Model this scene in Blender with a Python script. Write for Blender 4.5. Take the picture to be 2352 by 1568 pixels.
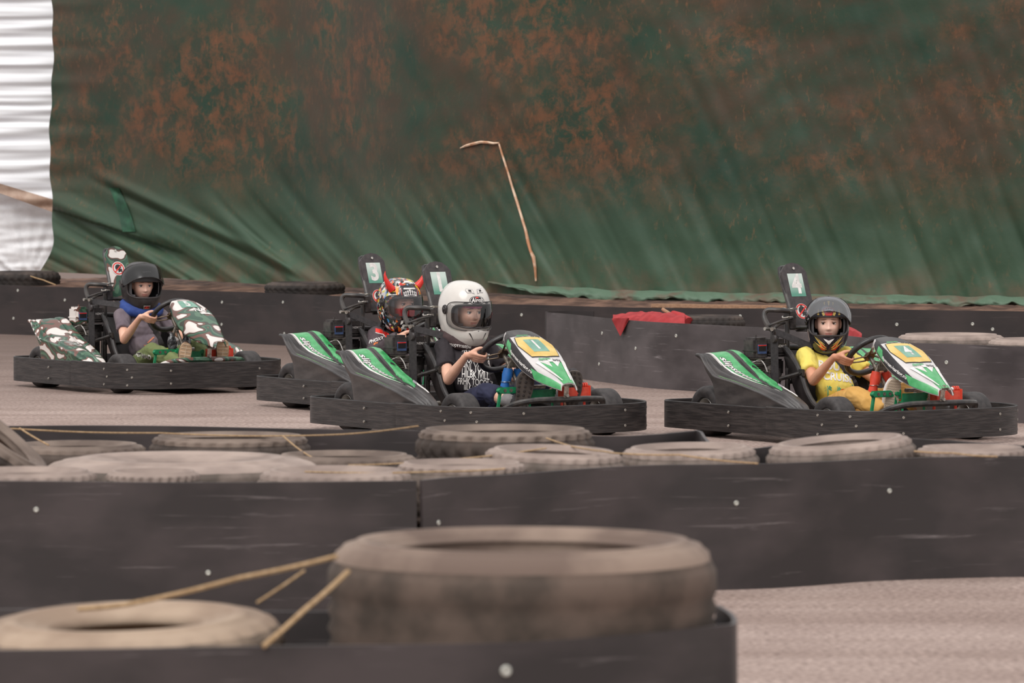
import bpy, bmesh, math, random
from mathutils import Vector, Matrix, noise
from mathutils.bvhtree import BVHTree
import numpy as np
PI = math.pi
random.seed(7)
SC = bpy.context.scene
COL = SC.collection
for _o in list(bpy.data.objects): bpy.data.objects.remove(_o)

# ------------------------------------------------------------------ camera, sky, exposure
F = 10500.0; CH = 1.48; YH = 390.0
PITCH = math.atan((784 - YH) / F)
cd = bpy.data.cameras.new('camera'); cam = bpy.data.objects.new('camera', cd); COL.objects.link(cam)
cam.location = (0, 0, CH); cam.rotation_euler = (PI / 2 - PITCH, 0, 0)
cd.sensor_width = 36; cd.lens = F / 2352 * 36
cd.clip_start = .5; cd.clip_end = 300
cd.dof.use_dof = True; cd.dof.focus_distance = 26.4; cd.dof.aperture_fstop = 7.1
SC.camera = cam
W = bpy.data.worlds.new('overcast'); SC.world = W; W.use_nodes = True
wn = W.node_tree.nodes; wl = W.node_tree.links
bg = wn['Background']; bg.inputs['Strength'].default_value = .88
tc = wn.new('ShaderNodeTexCoord'); sx = wn.new('ShaderNodeSeparateXYZ'); cr = wn.new('ShaderNodeValToRGB')
wl.new(tc.outputs['Generated'], sx.inputs[0]); wl.new(sx.outputs['Z'], cr.inputs[0]); wl.new(cr.outputs[0], bg.inputs['Color'])
cr.color_ramp.elements[0].position = 0.0; cr.color_ramp.elements[0].color = (.62, .60, .60, 1)
cr.color_ramp.elements[1].position = .8; cr.color_ramp.elements[1].color = (1.0, .985, .98, 1)
sl = bpy.data.lights.new('sun', 'SUN'); sl.energy = 1.5; sl.angle = math.radians(40); sl.color = (1, .97, .94)
so = bpy.data.objects.new('sun', sl); COL.objects.link(so); so.rotation_euler = (math.radians(36), math.radians(-16), 0)
SC.view_settings.view_transform = 'Standard'; SC.view_settings.look = 'None'
SC.view_settings.gamma = 1; SC.view_settings.use_curve_mapping = False
SC.view_settings.exposure = .22

# ------------------------------------------------------------------ helpers
def lvl(u, v, z):            # point of the level z seen at pixel (u, v) of the photograph
    a = (u - 1176) / F; b = (784 - v) / F; cp, sp = math.cos(PITCH), math.sin(PITCH)
    r = Vector((a, cp + b * sp, -sp + b * cp)); s = (z - CH) / r.z
    return Vector((r.x * s, r.y * s, z))
def dep(u, v, D):            # point at distance D
    a = (u - 1176) / F; b = (784 - v) / F; cp, sp = math.cos(PITCH), math.sin(PITCH)
    r = Vector((a, cp + b * sp, -sp + b * cp)); s = D / r.y
    return Vector((r.x * s, D, CH + r.z * s))
def lin(c):
    return tuple((x / 255 / 12.92 if x / 255 <= .04045 else ((x / 255 + .055) / 1.055) ** 2.4) for x in c)
MATS = {}
def mat(name, rgb, rough=.6, metal=0, rgb2=None, scale=20, bump=0, bscale=60, spec=.5, stretch=None, amount=(.4, .6), coat=0, alpha_t=0, contrast=None):
    if name in MATS: return MATS[name]
    m = bpy.data.materials.new(name); m.use_nodes = True; n = m.node_tree.nodes; l = m.node_tree.links
    b = n['Principled BSDF']; b.inputs['Base Color'].default_value = (*lin(rgb), 1)
    b.inputs['Roughness'].default_value = rough; b.inputs['Metallic'].default_value = metal
    b.inputs['Specular IOR Level'].default_value = spec; b.inputs['Coat Weight'].default_value = coat
    t = n.new('ShaderNodeTexCoord'); mp = n.new('ShaderNodeMapping'); l.new(t.outputs['Object'], mp.inputs[0])
    if stretch: mp.inputs['Scale'].default_value = stretch
    nz = n.new('ShaderNodeTexNoise'); nz.inputs['Scale'].default_value = scale; nz.inputs['Detail'].default_value = 6
    l.new(mp.outputs[0], nz.inputs['Vector'])
    if rgb2 is None: rgb2 = tuple(min(255, x * 1.12 + 4) for x in rgb)
    r = n.new('ShaderNodeValToRGB'); l.new(nz.outputs[0], r.inputs[0])
    r.color_ramp.elements[0].position = amount[0]; r.color_ramp.elements[1].position = amount[1]
    r.color_ramp.elements[0].color = (*lin(rgb), 1); r.color_ramp.elements[1].color = (*lin(rgb2), 1)
    l.new(r.outputs[0], b.inputs['Base Color'])
    if bump:
        n2 = n.new('ShaderNodeTexNoise'); n2.inputs['Scale'].default_value = bscale; n2.inputs['Detail'].default_value = 5
        l.new(mp.outputs[0], n2.inputs['Vector'])
        bp = n.new('ShaderNodeBump'); bp.inputs['Strength'].default_value = bump; bp.inputs['Distance'].default_value = .01
        l.new(n2.outputs[0], bp.inputs['Height']); l.new(bp.outputs[0], b.inputs['Normal'])
    MATS[name] = m; return m
def glassy(name, tint=(255, 255, 255), k=.10, rough=.05):
    if name in MATS: return MATS[name]
    m = bpy.data.materials.new(name); m.use_nodes = True; n = m.node_tree.nodes; l = m.node_tree.links
    n.remove(n['Principled BSDF']); o = n['Material Output']
    t = n.new('ShaderNodeBsdfTransparent'); t.inputs[0].default_value = (*lin(tint), 1)
    g = n.new('ShaderNodeBsdfGlossy'); g.inputs['Roughness'].default_value = rough
    fr = n.new('ShaderNodeFresnel'); fr.inputs[0].default_value = 1.5
    ad = n.new('ShaderNodeMath'); ad.operation = 'ADD'; ad.inputs[1].default_value = k; l.new(fr.outputs[0], ad.inputs[0])
    mx = n.new('ShaderNodeMixShader'); l.new(ad.outputs[0], mx.inputs[0]); l.new(t.outputs[0], mx.inputs[1]); l.new(g.outputs[0], mx.inputs[2])
    l.new(mx.outputs[0], o.inputs['Surface']); MATS[name] = m; return m

def O(name, bm, mats, parent=None, smooth=True, auto=35):
    me = bpy.data.meshes.new(name)
    if isinstance(bm, bmesh.types.BMesh):
        bmesh.ops.recalc_face_normals(bm, faces=bm.faces); bm.to_mesh(me); bm.free()
    else: me = bm; me.name = name
    if not isinstance(mats, (list, tuple)): mats = [mats]
    if not me.materials:
        for m in mats: me.materials.append(m)
    if smooth:
        me.shade_smooth()
        if auto:
            b2 = bmesh.new(); b2.from_mesh(me); lim = math.radians(auto)
            for e in b2.edges:
                if len(e.link_faces) == 2 and e.calc_face_angle(0) > lim: e.smooth = False
            b2.to_mesh(me); b2.free()
    o = bpy.data.objects.new(name, me); COL.objects.link(o)
    if parent: o.parent = parent
    return o
def tag(o, label=None, cat=None, group=None, kind=None):
    for k, v in (('label', label), ('category', cat), ('group', group), ('kind', kind)):
        if v: o[k] = v
    return o
def empty(name, loc=(0, 0, 0), rz=0, parent=None, **k):
    o = bpy.data.objects.new(name, None); COL.objects.link(o); o.location = loc; o.rotation_euler = (0, 0, rz); o.empty_display_size = .1
    if parent: o.parent = parent
    return tag(o, **k)
def NB(): return bmesh.new()
def box(bm, c, s, R=None, bev=0):
    g = bmesh.ops.create_cube(bm, size=1); vs = g['verts']
    M = Matrix.Translation(c) @ (R.to_4x4() if R else Matrix()) @ Matrix.Diagonal((*s, 1))
    bmesh.ops.transform(bm, matrix=M, verts=vs)
    if bev:
        es = list({e for v in vs for e in v.link_edges}); bmesh.ops.bevel(bm, geom=es, offset=bev, segments=2, affect='EDGES', clamp_overlap=True)
    return bm
def rot(x=0, y=0, z=0):
    return (Matrix.Rotation(math.radians(z), 3, 'Z') @ Matrix.Rotation(math.radians(y), 3, 'Y') @ Matrix.Rotation(math.radians(x), 3, 'X'))
def spline(pts, n=6, closed=False):
    pts = [Vector(p) for p in pts]; out = []; N = len(pts)
    for i in range(N if closed else N - 1):
        g = (lambda k: pts[k % N]) if closed else (lambda k: pts[max(0, min(N - 1, k))])
        a, b, c, d = g(i - 1), g(i), g(i + 1), g(i + 2)
        for j in range(n):
            t = j / n
            out.append(.5 * ((2 * b) + (c - a) * t + (2 * a - 5 * b + 4 * c - d) * t * t + (3 * b - a - 3 * c + d) * t ** 3))
    if not closed: out.append(pts[-1])
    return out
def tube(bm, pts, r, n=8, closed=False, sm=0, flat=None):
    if sm: pts = spline(pts, sm, closed)
    pts = [Vector(p) for p in pts]; N = len(pts); rings = []; up = Vector((0, 0, 1))
    prev = None
    for i, p in enumerate(pts):
        a = pts[i - 1] if (i or closed) else p; b = pts[(i + 1) % N] if (i < N - 1 or closed) else p
        t = (b - a).normalized() if (b - a).length > 1e-9 else Vector((1, 0, 0))
        if prev is None: q = t.orthogonal().normalized() if abs(t.dot(up)) > .95 else t.cross(up).normalized()
        else:
            q = prev - t * prev.dot(t); q = q.normalized() if q.length > 1e-6 else t.orthogonal().normalized()
        prev = q; w = t.cross(q); rr = r[i] if isinstance(r, (list, tuple)) else r
        fl = flat or 1
        rings.append([bm.verts.new(p + (q * math.cos(k * 2 * PI / n) + w * math.sin(k * 2 * PI / n) * fl) * rr) for k in range(n)])
    for i in range(N if closed else N - 1):
        A, B = rings[i], rings[(i + 1) % N]
        for k in range(n): bm.faces.new((A[k], A[(k + 1) % n], B[(k + 1) % n], B[k]))
    if not closed: bm.faces.new(rings[0]); bm.faces.new(rings[-1])
    return bm
def cyl(bm, a, b, r, n=16, r2=None):
    return tube(bm, [a, b], [r, r if r2 is None else r2], n)
def lathe(bm, prof, n=48, M=None, closed=False):   # prof: (radius, height) about local z
    M = M or Matrix(); rings = []
    for r, h in prof:
        rings.append([bm.verts.new(M @ Vector((r * math.cos(k * 2 * PI / n), r * math.sin(k * 2 * PI / n), h))) for k in range(n)])
    for i in range(len(rings) if closed else len(rings) - 1):
        A, B = rings[i], rings[(i + 1) % len(rings)]
        for k in range(n): bm.faces.new((A[k], A[(k + 1) % n], B[(k + 1) % n], B[k]))
    return bm
def grid(bm, S, us, vs, mi=0, fm=None):
    V = [[bm.verts.new(S(u, v)) for v in vs] for u in us]; fs = []
    for i in range(len(us) - 1):
        for j in range(len(vs) - 1):
            if fm is not None:
                k = fm(.5 * (us[i] + us[i + 1]), .5 * (vs[j] + vs[j + 1]))
                if k is None: continue
            else: k = mi
            f = bm.faces.new((V[i][j], V[i + 1][j], V[i + 1][j + 1], V[i][j + 1])); f.material_index = k; fs.append(f)
    return V
def lins(a, b, n): return [a + (b - a) * i / (n - 1) for i in range(n)]
def prism(bm, poly, t, M=None):
    M = M or Matrix(); A = [bm.verts.new(M @ Vector((x, y, 0))) for x, y in poly]; B = [bm.verts.new(M @ Vector((x, y, t))) for x, y in poly]
    bm.faces.new(A); bm.faces.new(B)
    for i in range(len(A)): j = (i + 1) % len(A); bm.faces.new((A[i], A[j], B[j], B[i]))
    return bm
def ellipsoid(bm, c, r, R=None, n=14):
    g = bmesh.ops.create_uvsphere(bm, u_segments=n, v_segments=max(6, n // 2 + 1), radius=1)
    M = Matrix.Translation(c) @ (R.to_4x4() if R else Matrix()) @ Matrix.Diagonal((*r, 1))
    bmesh.ops.transform(bm, matrix=M, verts=g['verts']); return bm
def limb(bm, chain, n=12):
    """closed tapered capsules through (point, radius) pairs, to be fused by a voxel remesh"""
    for i in range(len(chain)):
        p, r = Vector(chain[i][0]), chain[i][1]
        ellipsoid(bm, p, (r, r, r), n=n)
        if i: tube(bm, [Vector(chain[i - 1][0]), p], [chain[i - 1][1], r], n)
    return bm
def fuse(bm, voxel=.006, it=3, fac=.5, ruffle=None):
    me = bpy.data.meshes.new('fuse'); bmesh.ops.recalc_face_normals(bm, faces=bm.faces); bm.to_mesh(me); bm.free()
    o = bpy.data.objects.new('fuse', me); COL.objects.link(o)
    r = o.modifiers.new('r', 'REMESH'); r.mode = 'VOXEL'; r.voxel_size = voxel
    s = o.modifiers.new('s', 'SMOOTH'); s.factor = fac; s.iterations = it
    dg = bpy.context.evaluated_depsgraph_get(); out = bpy.data.meshes.new_from_object(o.evaluated_get(dg))
    bpy.data.objects.remove(o); bpy.data.meshes.remove(me)
    if ruffle:
        amp, sc = ruffle
        b2 = bmesh.new(); b2.from_mesh(out); b2.normal_update()
        for v in b2.verts:
            c = v.co; q = Vector((c.x * sc[0] + c.z * sc[2] * .4, c.y * sc[1], c.z * sc[2]))
            v.co += v.normal * amp * (noise.noise(q) + .5 * (1 - 2 * abs(noise.noise(q * 1.9 + Vector((5, 2, 1))))))
        b2.to_mesh(out); b2.free()
    out.materials.clear(); return out
# ------- flat print laid on a surface
FONT_CACHE = {}
def text2d(s, size=1, bold=.02, shear=0, sx=1.0, space=1.0):
    c = bpy.data.curves.new('t', 'FONT'); c.body = s; c.size = size; c.offset = bold * size; c.shear = shear; c.align_x = 'CENTER'; c.align_y = 'CENTER'
    c.space_character = space; c.resolution_u = 3; c.fill_mode = 'FRONT'
    o = bpy.data.objects.new('t', c); COL.objects.link(o); dg = bpy.context.evaluated_depsgraph_get(); dg.update()
    me = bpy.data.meshes.new_from_object(o.evaluated_get(dg)); bpy.data.objects.remove(o); bpy.data.curves.remove(c)
    bm = bmesh.new(); bm.from_mesh(me); bpy.data.meshes.remove(me)
    for v in bm.verts: v.co.x *= sx; v.co.z = 0
    for f in bm.faces: f.material_index = 0
    return bm
def poly2d(polys, mis=None):
    bm = bmesh.new()
    for i, p in enumerate(polys):
        z = i * .0005
        f = bm.faces.new([bm.verts.new((x, y, z)) for x, y in p]); f.material_index = mis[i] if mis else 0
    return bm
def tess(bm, L):
    bmesh.ops.triangulate(bm, faces=bm.faces)
    for _ in range(7):
        es = [e for e in bm.edges if e.calc_length() > L]
        if not es or len(bm.faces) > 9000: break
        bmesh.ops.subdivide_edges(bm, edges=es, cuts=1); bmesh.ops.triangulate(bm, faces=[f for f in bm.faces if len(f.verts) > 3])
    return bm
def decal(name, bm, mats, parent, mapfn, L=.02):
    tess(bm, L)
    for v in bm.verts: v.co = mapfn(v.co.x, v.co.y, v.co.z)
    me = bpy.data.meshes.new(name); bm.to_mesh(me); bm.free()
    if not isinstance(mats, (list, tuple)): mats = [mats]
    for m in mats: me.materials.append(m)
    o = bpy.data.objects.new(name, me); COL.objects.link(o); o.parent = parent; return o
def bvh_of(me):
    bm = bmesh.new(); bm.from_mesh(me); t = BVHTree.FromBMesh(bm); bm.free(); return t
def project(t, org, right, up, off=.0015):
    org, right, up = Vector(org), Vector(right).normalized(), Vector(up).normalized(); nrm = right.cross(up)
    def f(x, y, z):
        p = org + right * x + up * y; h = t.ray_cast(p + nrm * .4, -nrm)
        if h[0] is None:
            h = t.find_nearest(p); return h[0] + h[1] * (off + z)
        return h[0] + nrm * (off + z)
    return f
def arc_pts(cx, cy, r, a0, a1, n): return [(cx + r * math.cos(math.radians(a0 + (a1 - a0) * i / n)), cy + r * math.sin(math.radians(a0 + (a1 - a0) * i / n))) for i in range(n + 1)]
def ring2d(cx, cy, r0, r1, n=28, ky=1):
    bm = bmesh.new(); A = []; 
    for k in range(n): a = k * 2 * PI / n; A.append((bm.verts.new((cx + r0 * math.cos(a), cy + r0 * math.sin(a) * ky, .0004)), bm.verts.new((cx + r1 * math.cos(a), cy + r1 * math.sin(a) * ky, .0004))))
    for k in range(n): j = (k + 1) % n; bm.faces.new((A[k][0], A[j][0], A[j][1], A[k][1]))
    return bm
def interp(tab, x):
    xs = [t[0] for t in tab]
    if x <= xs[0]: return tab[0][1:]
    if x >= xs[-1]: return tab[-1][1:]
    for i in range(len(tab) - 1):
        if xs[i] <= x <= xs[i + 1]:
            t = (x - xs[i]) / (xs[i + 1] - xs[i]); a = tab[max(0, i - 1)]; b = tab[i]; c = tab[i + 1]; d = tab[min(len(tab) - 1, i + 2)]
            return [.5 * (2 * b[k] + (c[k] - a[k]) * t + (2 * a[k] - 5 * b[k] + 4 * c[k] - d[k]) * t * t + (3 * b[k] - a[k] - 3 * c[k] + d[k]) * t ** 3) for k in range(1, len(b))]

# ------------------------------------------------------------------ materials
def asphalt():
    m = mat('asphalt', (182, 163, 155), .85, rgb2=(162, 142, 134), scale=1.3, bump=.55, bscale=90, amount=(.35, .65))
    n = m.node_tree.nodes; l = m.node_tree.links; b = n['Principled BSDF']
    base = b.inputs['Base Color'].links[0].from_socket
    t = n.new('ShaderNodeTexCoord'); nz = n.new('ShaderNodeTexNoise'); nz.inputs['Scale'].default_value = 45; nz.inputs['Detail'].default_value = 8; l.new(t.outputs['Object'], nz.inputs[0])
    cr = n.new('ShaderNodeValToRGB'); cr.color_ramp.elements[0].position = .38; cr.color_ramp.elements[0].color = (.62, .58, .56, 1); cr.color_ramp.elements[1].position = .62; cr.color_ramp.elements[1].color = (1.1, 1.08, 1.06, 1)
    l.new(nz.outputs[0], cr.inputs[0]); mx = n.new('ShaderNodeMix'); mx.data_type = 'RGBA'; mx.blend_type = 'MULTIPLY'; mx.inputs[0].default_value = 1
    l.new(base, mx.inputs[6]); l.new(cr.outputs[0], mx.inputs[7])
    # dust and rubber marks drawn out along the track
    mp = n.new('ShaderNodeMapping'); mp.inputs['Scale'].default_value = (.25, 2.2, 1); l.new(t.outputs['Object'], mp.inputs[0])
    n3 = n.new('ShaderNodeTexNoise'); n3.inputs['Scale'].default_value = 1.2; n3.inputs['Detail'].default_value = 5; l.new(mp.outputs[0], n3.inputs[0])
    c3 = n.new('ShaderNodeValToRGB'); c3.color_ramp.elements[0].position = .40; c3.color_ramp.elements[0].color = (.80, .77, .75, 1); c3.color_ramp.elements[1].position = .56; c3.color_ramp.elements[1].color = (1, 1, 1, 1)
    l.new(n3.outputs[0], c3.inputs[0]); m2 = n.new('ShaderNodeMix'); m2.data_type = 'RGBA'; m2.blend_type = 'MULTIPLY'; m2.inputs[0].default_value = .8
    l.new(mx.outputs[2], m2.inputs[6]); l.new(c3.outputs[0], m2.inputs[7])
    # brown tone with a noisy edge, growing towards the far boards
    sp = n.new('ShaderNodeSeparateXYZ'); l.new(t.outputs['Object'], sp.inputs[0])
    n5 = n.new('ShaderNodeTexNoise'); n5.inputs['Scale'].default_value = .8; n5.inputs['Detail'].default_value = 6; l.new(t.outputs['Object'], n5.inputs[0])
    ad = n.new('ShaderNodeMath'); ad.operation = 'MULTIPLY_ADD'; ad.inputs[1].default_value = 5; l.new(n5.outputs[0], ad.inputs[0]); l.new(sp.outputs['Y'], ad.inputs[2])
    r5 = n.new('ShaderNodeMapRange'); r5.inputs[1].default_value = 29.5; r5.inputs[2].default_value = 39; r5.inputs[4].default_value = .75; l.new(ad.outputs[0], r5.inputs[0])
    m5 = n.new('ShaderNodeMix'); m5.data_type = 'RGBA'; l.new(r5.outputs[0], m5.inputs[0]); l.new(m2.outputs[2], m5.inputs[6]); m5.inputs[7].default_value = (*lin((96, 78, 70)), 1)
    l.new(m5.outputs[2], b.inputs['Base Color']); return m
def rubber_board(name='black_board', rough=.42, c1=(49, 44, 44), c2=(70, 62, 62), c3=(120, 112, 112)):
    if name in MATS: return MATS[name]
    m = mat(name, c1, rough, rgb2=c2, scale=2.0, spec=.55, stretch=(1, 1, 2))
    n = m.node_tree.nodes; l = m.node_tree.links; b = n['Principled BSDF']; base = b.inputs['Base Color'].links[0].from_socket
    t = n.new('ShaderNodeTexCoord'); mp = n.new('ShaderNodeMapping'); mp.inputs['Scale'].default_value = (.55, .55, 14); mp.inputs['Rotation'].default_value = (0, .10, 0); l.new(t.outputs['Object'], mp.inputs[0])
    nz = n.new('ShaderNodeTexNoise'); nz.inputs['Scale'].default_value = 4; nz.inputs['Detail'].default_value = 9; nz.inputs['Roughness'].default_value = .65; nz.inputs['Distortion'].default_value = .6; l.new(mp.outputs[0], nz.inputs[0])
    cr = n.new('ShaderNodeValToRGB'); cr.color_ramp.elements[0].position = .60; cr.color_ramp.elements[0].color = (0, 0, 0, 1); cr.color_ramp.elements[1].position = .76; cr.color_ramp.elements[1].color = (1, 1, 1, 1); l.new(nz.outputs[0], cr.inputs[0])
    mx = n.new('ShaderNodeMix'); mx.data_type = 'RGBA'; l.new(cr.outputs[0], mx.inputs[0]); l.new(base, mx.inputs[6]); mx.inputs[7].default_value = (*lin(c3), 1); l.new(mx.outputs[2], b.inputs['Base Color'])
    n4 = n.new('ShaderNodeTexNoise'); n4.inputs['Scale'].default_value = 1.5; l.new(t.outputs['Object'], n4.inputs[0])
    r4 = n.new('ShaderNodeMapRange'); r4.inputs[3].default_value = rough - .14; r4.inputs[4].default_value = rough + .2; l.new(n4.outputs[0], r4.inputs[0]); l.new(r4.outputs[0], b.inputs['Roughness'])
    return m
def camo_mat():
    if 'camo' in MATS: return MATS['camo']
    m = mat('camo', (60, 90, 70), .35, spec=.5, coat=.3); n = m.node_tree.nodes; l = m.node_tree.links; b = n['Principled BSDF']
    t = n.new('ShaderNodeTexCoord'); mp = n.new('ShaderNodeMapping'); mp.inputs['Scale'].default_value = (5, 5, 7.5); l.new(t.outputs['Object'], mp.inputs[0])
    nz = n.new('ShaderNodeTexNoise'); nz.inputs['Scale'].default_value = 1.3; nz.inputs['Detail'].default_value = 1.0; nz.inputs['Distortion'].default_value = .4; l.new(mp.outputs[0], nz.inputs[0])
    cr = n.new('ShaderNodeValToRGB'); cr.color_ramp.interpolation = 'CONSTANT'; e = cr.color_ramp.elements
    e[0].position = 0; e[0].color = (*lin((228, 220, 214)), 1); e[1].position = .40; e[1].color = (*lin((112, 76, 66)), 1)
    for p, c in ((.46, (44, 80, 62)), (.53, (78, 112, 88)), (.575, (58, 62, 52)), (.62, (112, 76, 66)), (.66, (228, 220, 214))):
        q = e.new(p); q.color = (*lin(c), 1)
    l.new(nz.outputs[0], cr.inputs[0]); l.new(cr.outputs[0], b.inputs['Base Color']); return m
M_BLK = mat('black_plastic', (44, 40, 40), .42, rgb2=(62, 56, 56), scale=9, bump=.08)
M_POD = mat('scuffed_black_moulding', (56, 53, 53), .38, rgb2=(76, 72, 71), scale=6, bump=.06, stretch=(1, 3, 3))
M_BUMP = mat('scuffed_bumper_plastic', (36, 32, 32), .42, rgb2=(66, 60, 58), scale=7, bump=.25, bscale=14, stretch=(1.2, 1.2, 16), amount=(.42, .7))
M_STEEL = mat('black_steel_tube', (42, 39, 39), .35, rgb2=(66, 60, 56), scale=25, spec=.6)
M_RUB = mat('kart_tyre_rubber', (46, 42, 42), .6, rgb2=(62, 57, 56), scale=30)
M_RIM = mat('grey_wheel_metal', (170, 165, 160), .35, .7)
M_CHR = mat('bright_metal', (205, 200, 192), .28, .85, rgb2=(150, 143, 135), scale=40)
M_DULL = mat('dull_metal', (140, 132, 122), .45, .6, rgb2=(105, 97, 88), scale=40)
M_GRN = mat('green_print', (52, 152, 84), .32, rgb2=(84, 174, 110), scale=14, coat=.3)
M_DGRN = mat('green_painted_steel', (22, 122, 78), .4, rgb2=(36, 140, 92), scale=30)
M_REDP = mat('red_painted_steel', (214, 66, 48), .4, rgb2=(226, 86, 64), scale=30)
M_YEL = mat('yellow_print', (214, 176, 88), .4, rgb2=(226, 198, 122), scale=10)
M_TEAL = mat('teal_print', (112, 158, 140), .5, rgb2=(136, 176, 158), scale=20)
M_WHT = mat('white_print', (238, 234, 230), .4, rgb2=(215, 210, 206), scale=30)
M_GREY = mat('grey_print', (140, 138, 142), .4)
M_INK = mat('black_print', (34, 30, 32), .45)
M_RED = mat('red_print', (212, 52, 44), .4)
M_BELT = mat('black_webbing', (40, 37, 38), .75, rgb2=(52, 48, 49), scale=60)
M_ENG = mat('engine_black', (54, 50, 50), .5, rgb2=(76, 70, 68), scale=30, bump=.1)
M_CAMO = camo_mat()
M_BOARD = rubber_board()
M_BOARD_F = rubber_board('dark_far_board', .5, (40, 34, 34), (56, 47, 46), (84, 74, 72))
M_BOARD_M = rubber_board('worn_grey_board', .36, (62, 56, 57), (88, 81, 82), (140, 133, 134))
M_SKIN = mat('skin', (226, 172, 146), .5, rgb2=(234, 184, 160), scale=12, spec=.35)
M_SKIN2 = mat('tanned_skin', (208, 146, 116), .5, rgb2=(220, 162, 132), scale=12, spec=.35)
M_LIP = mat('lips', (214, 146, 132), .5); M_FACE_BRIGHT = mat('brightened_face_skin', (242, 190, 166), .5, rgb2=(248, 204, 184), scale=12, spec=.35)  # face colour lightened to offset the shade inside the helmets
M_EYE = mat('eye_white', (232, 224, 220), .3); M_IRIS = mat('iris', (70, 52, 44), .25); M_IRISB = mat('blue_iris', (92, 104, 116), .25)
M_BROW = mat('brow_hair', (104, 76, 58), .8)
M_TYRE = mat('dusty_tyre', (104, 90, 82), .85, rgb2=(140, 124, 113), scale=5, bump=.25, bscale=40, amount=(.35, .65))
M_TYRE2 = mat('pale_dusty_tyre', (140, 124, 116), .85, rgb2=(172, 154, 144), scale=5, bump=.25, bscale=40, amount=(.35, .65))
M_TYRE3 = mat('dark_tyre', (58, 51, 48), .8, rgb2=(84, 73, 67), scale=5, bump=.2, bscale=40)
M_TWINE = mat('tan_twine', (164, 134, 98), .9, rgb2=(188, 158, 122), scale=80)
M_SCREW = mat('pale_screw_head', (180, 180, 172), .35, .25)
M_BANK = mat('earth', (84, 62, 52), .95, rgb2=(128, 98, 82), scale=5, bump=.8, bscale=14, amount=(.42, .62))
M_CLOTHR = mat('red_flag_cloth', (158, 42, 46), .9, rgb2=(176, 56, 58), scale=10)
M_WOOD = mat('weathered_wood', (172, 136, 108), .85, rgb2=(150, 116, 92), scale=12, stretch=(1, 8, 8))

# ------------------------------------------------------------------ setting: ground, tarpaulins, bank
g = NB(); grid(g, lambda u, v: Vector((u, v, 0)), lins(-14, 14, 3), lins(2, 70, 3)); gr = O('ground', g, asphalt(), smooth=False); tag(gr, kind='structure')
# the far boards' line, read at their top edge
FAR = [lvl(u, v, .44) for u, v in [(-260, 648), (0, 655), (330, 663), (670, 674), (900, 686), (1120, 697), (1500, 706), (1900, 709), (2352, 715), (2620, 720)]]
def off_line(pts, d, ext=True):
    out = []
    for i, p in enumerate(pts):
        a = pts[max(0, i - 1)]; b = pts[min(len(pts) - 1, i + 1)]; t = (b - a).normalized(); n = Vector((-t.y, t.x, 0))
        if n.y < 0: n = -n
        out.append(p + n * d)
    return out
farS = spline([Vector((p.x, p.y, 0)) for p in FAR], 8)
# earth bank between the far boards and the tarpaulin
bk = NB(); L1 = off_line(farS, .10); L2 = off_line(farS, 2.6)
def bank(u, v):
    i = min(len(L1) - 2, int(u)); f = u - i; a = L1[i].lerp(L1[i + 1], f); b = L2[i].lerp(L2[i + 1], f); p = a.lerp(b, v)
    h = .395 + .04 * min(1, v * 3) + .03 * noise.noise(Vector((p.x * 3, p.y * 3, 1))) + .02 * noise.noise(Vector((p.x * 9, p.y * 9, 3)))
    return Vector((p.x, p.y, h if v > .001 else h - .02))
grid(bk, bank, lins(0, len(L1) - 1.001, 260), lins(0, 1, 26))
for u in lins(0, len(L1) - 1.001, 40): pass
o = O('ground_bank', bk, M_BANK); tag(o, kind='structure')

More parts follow.
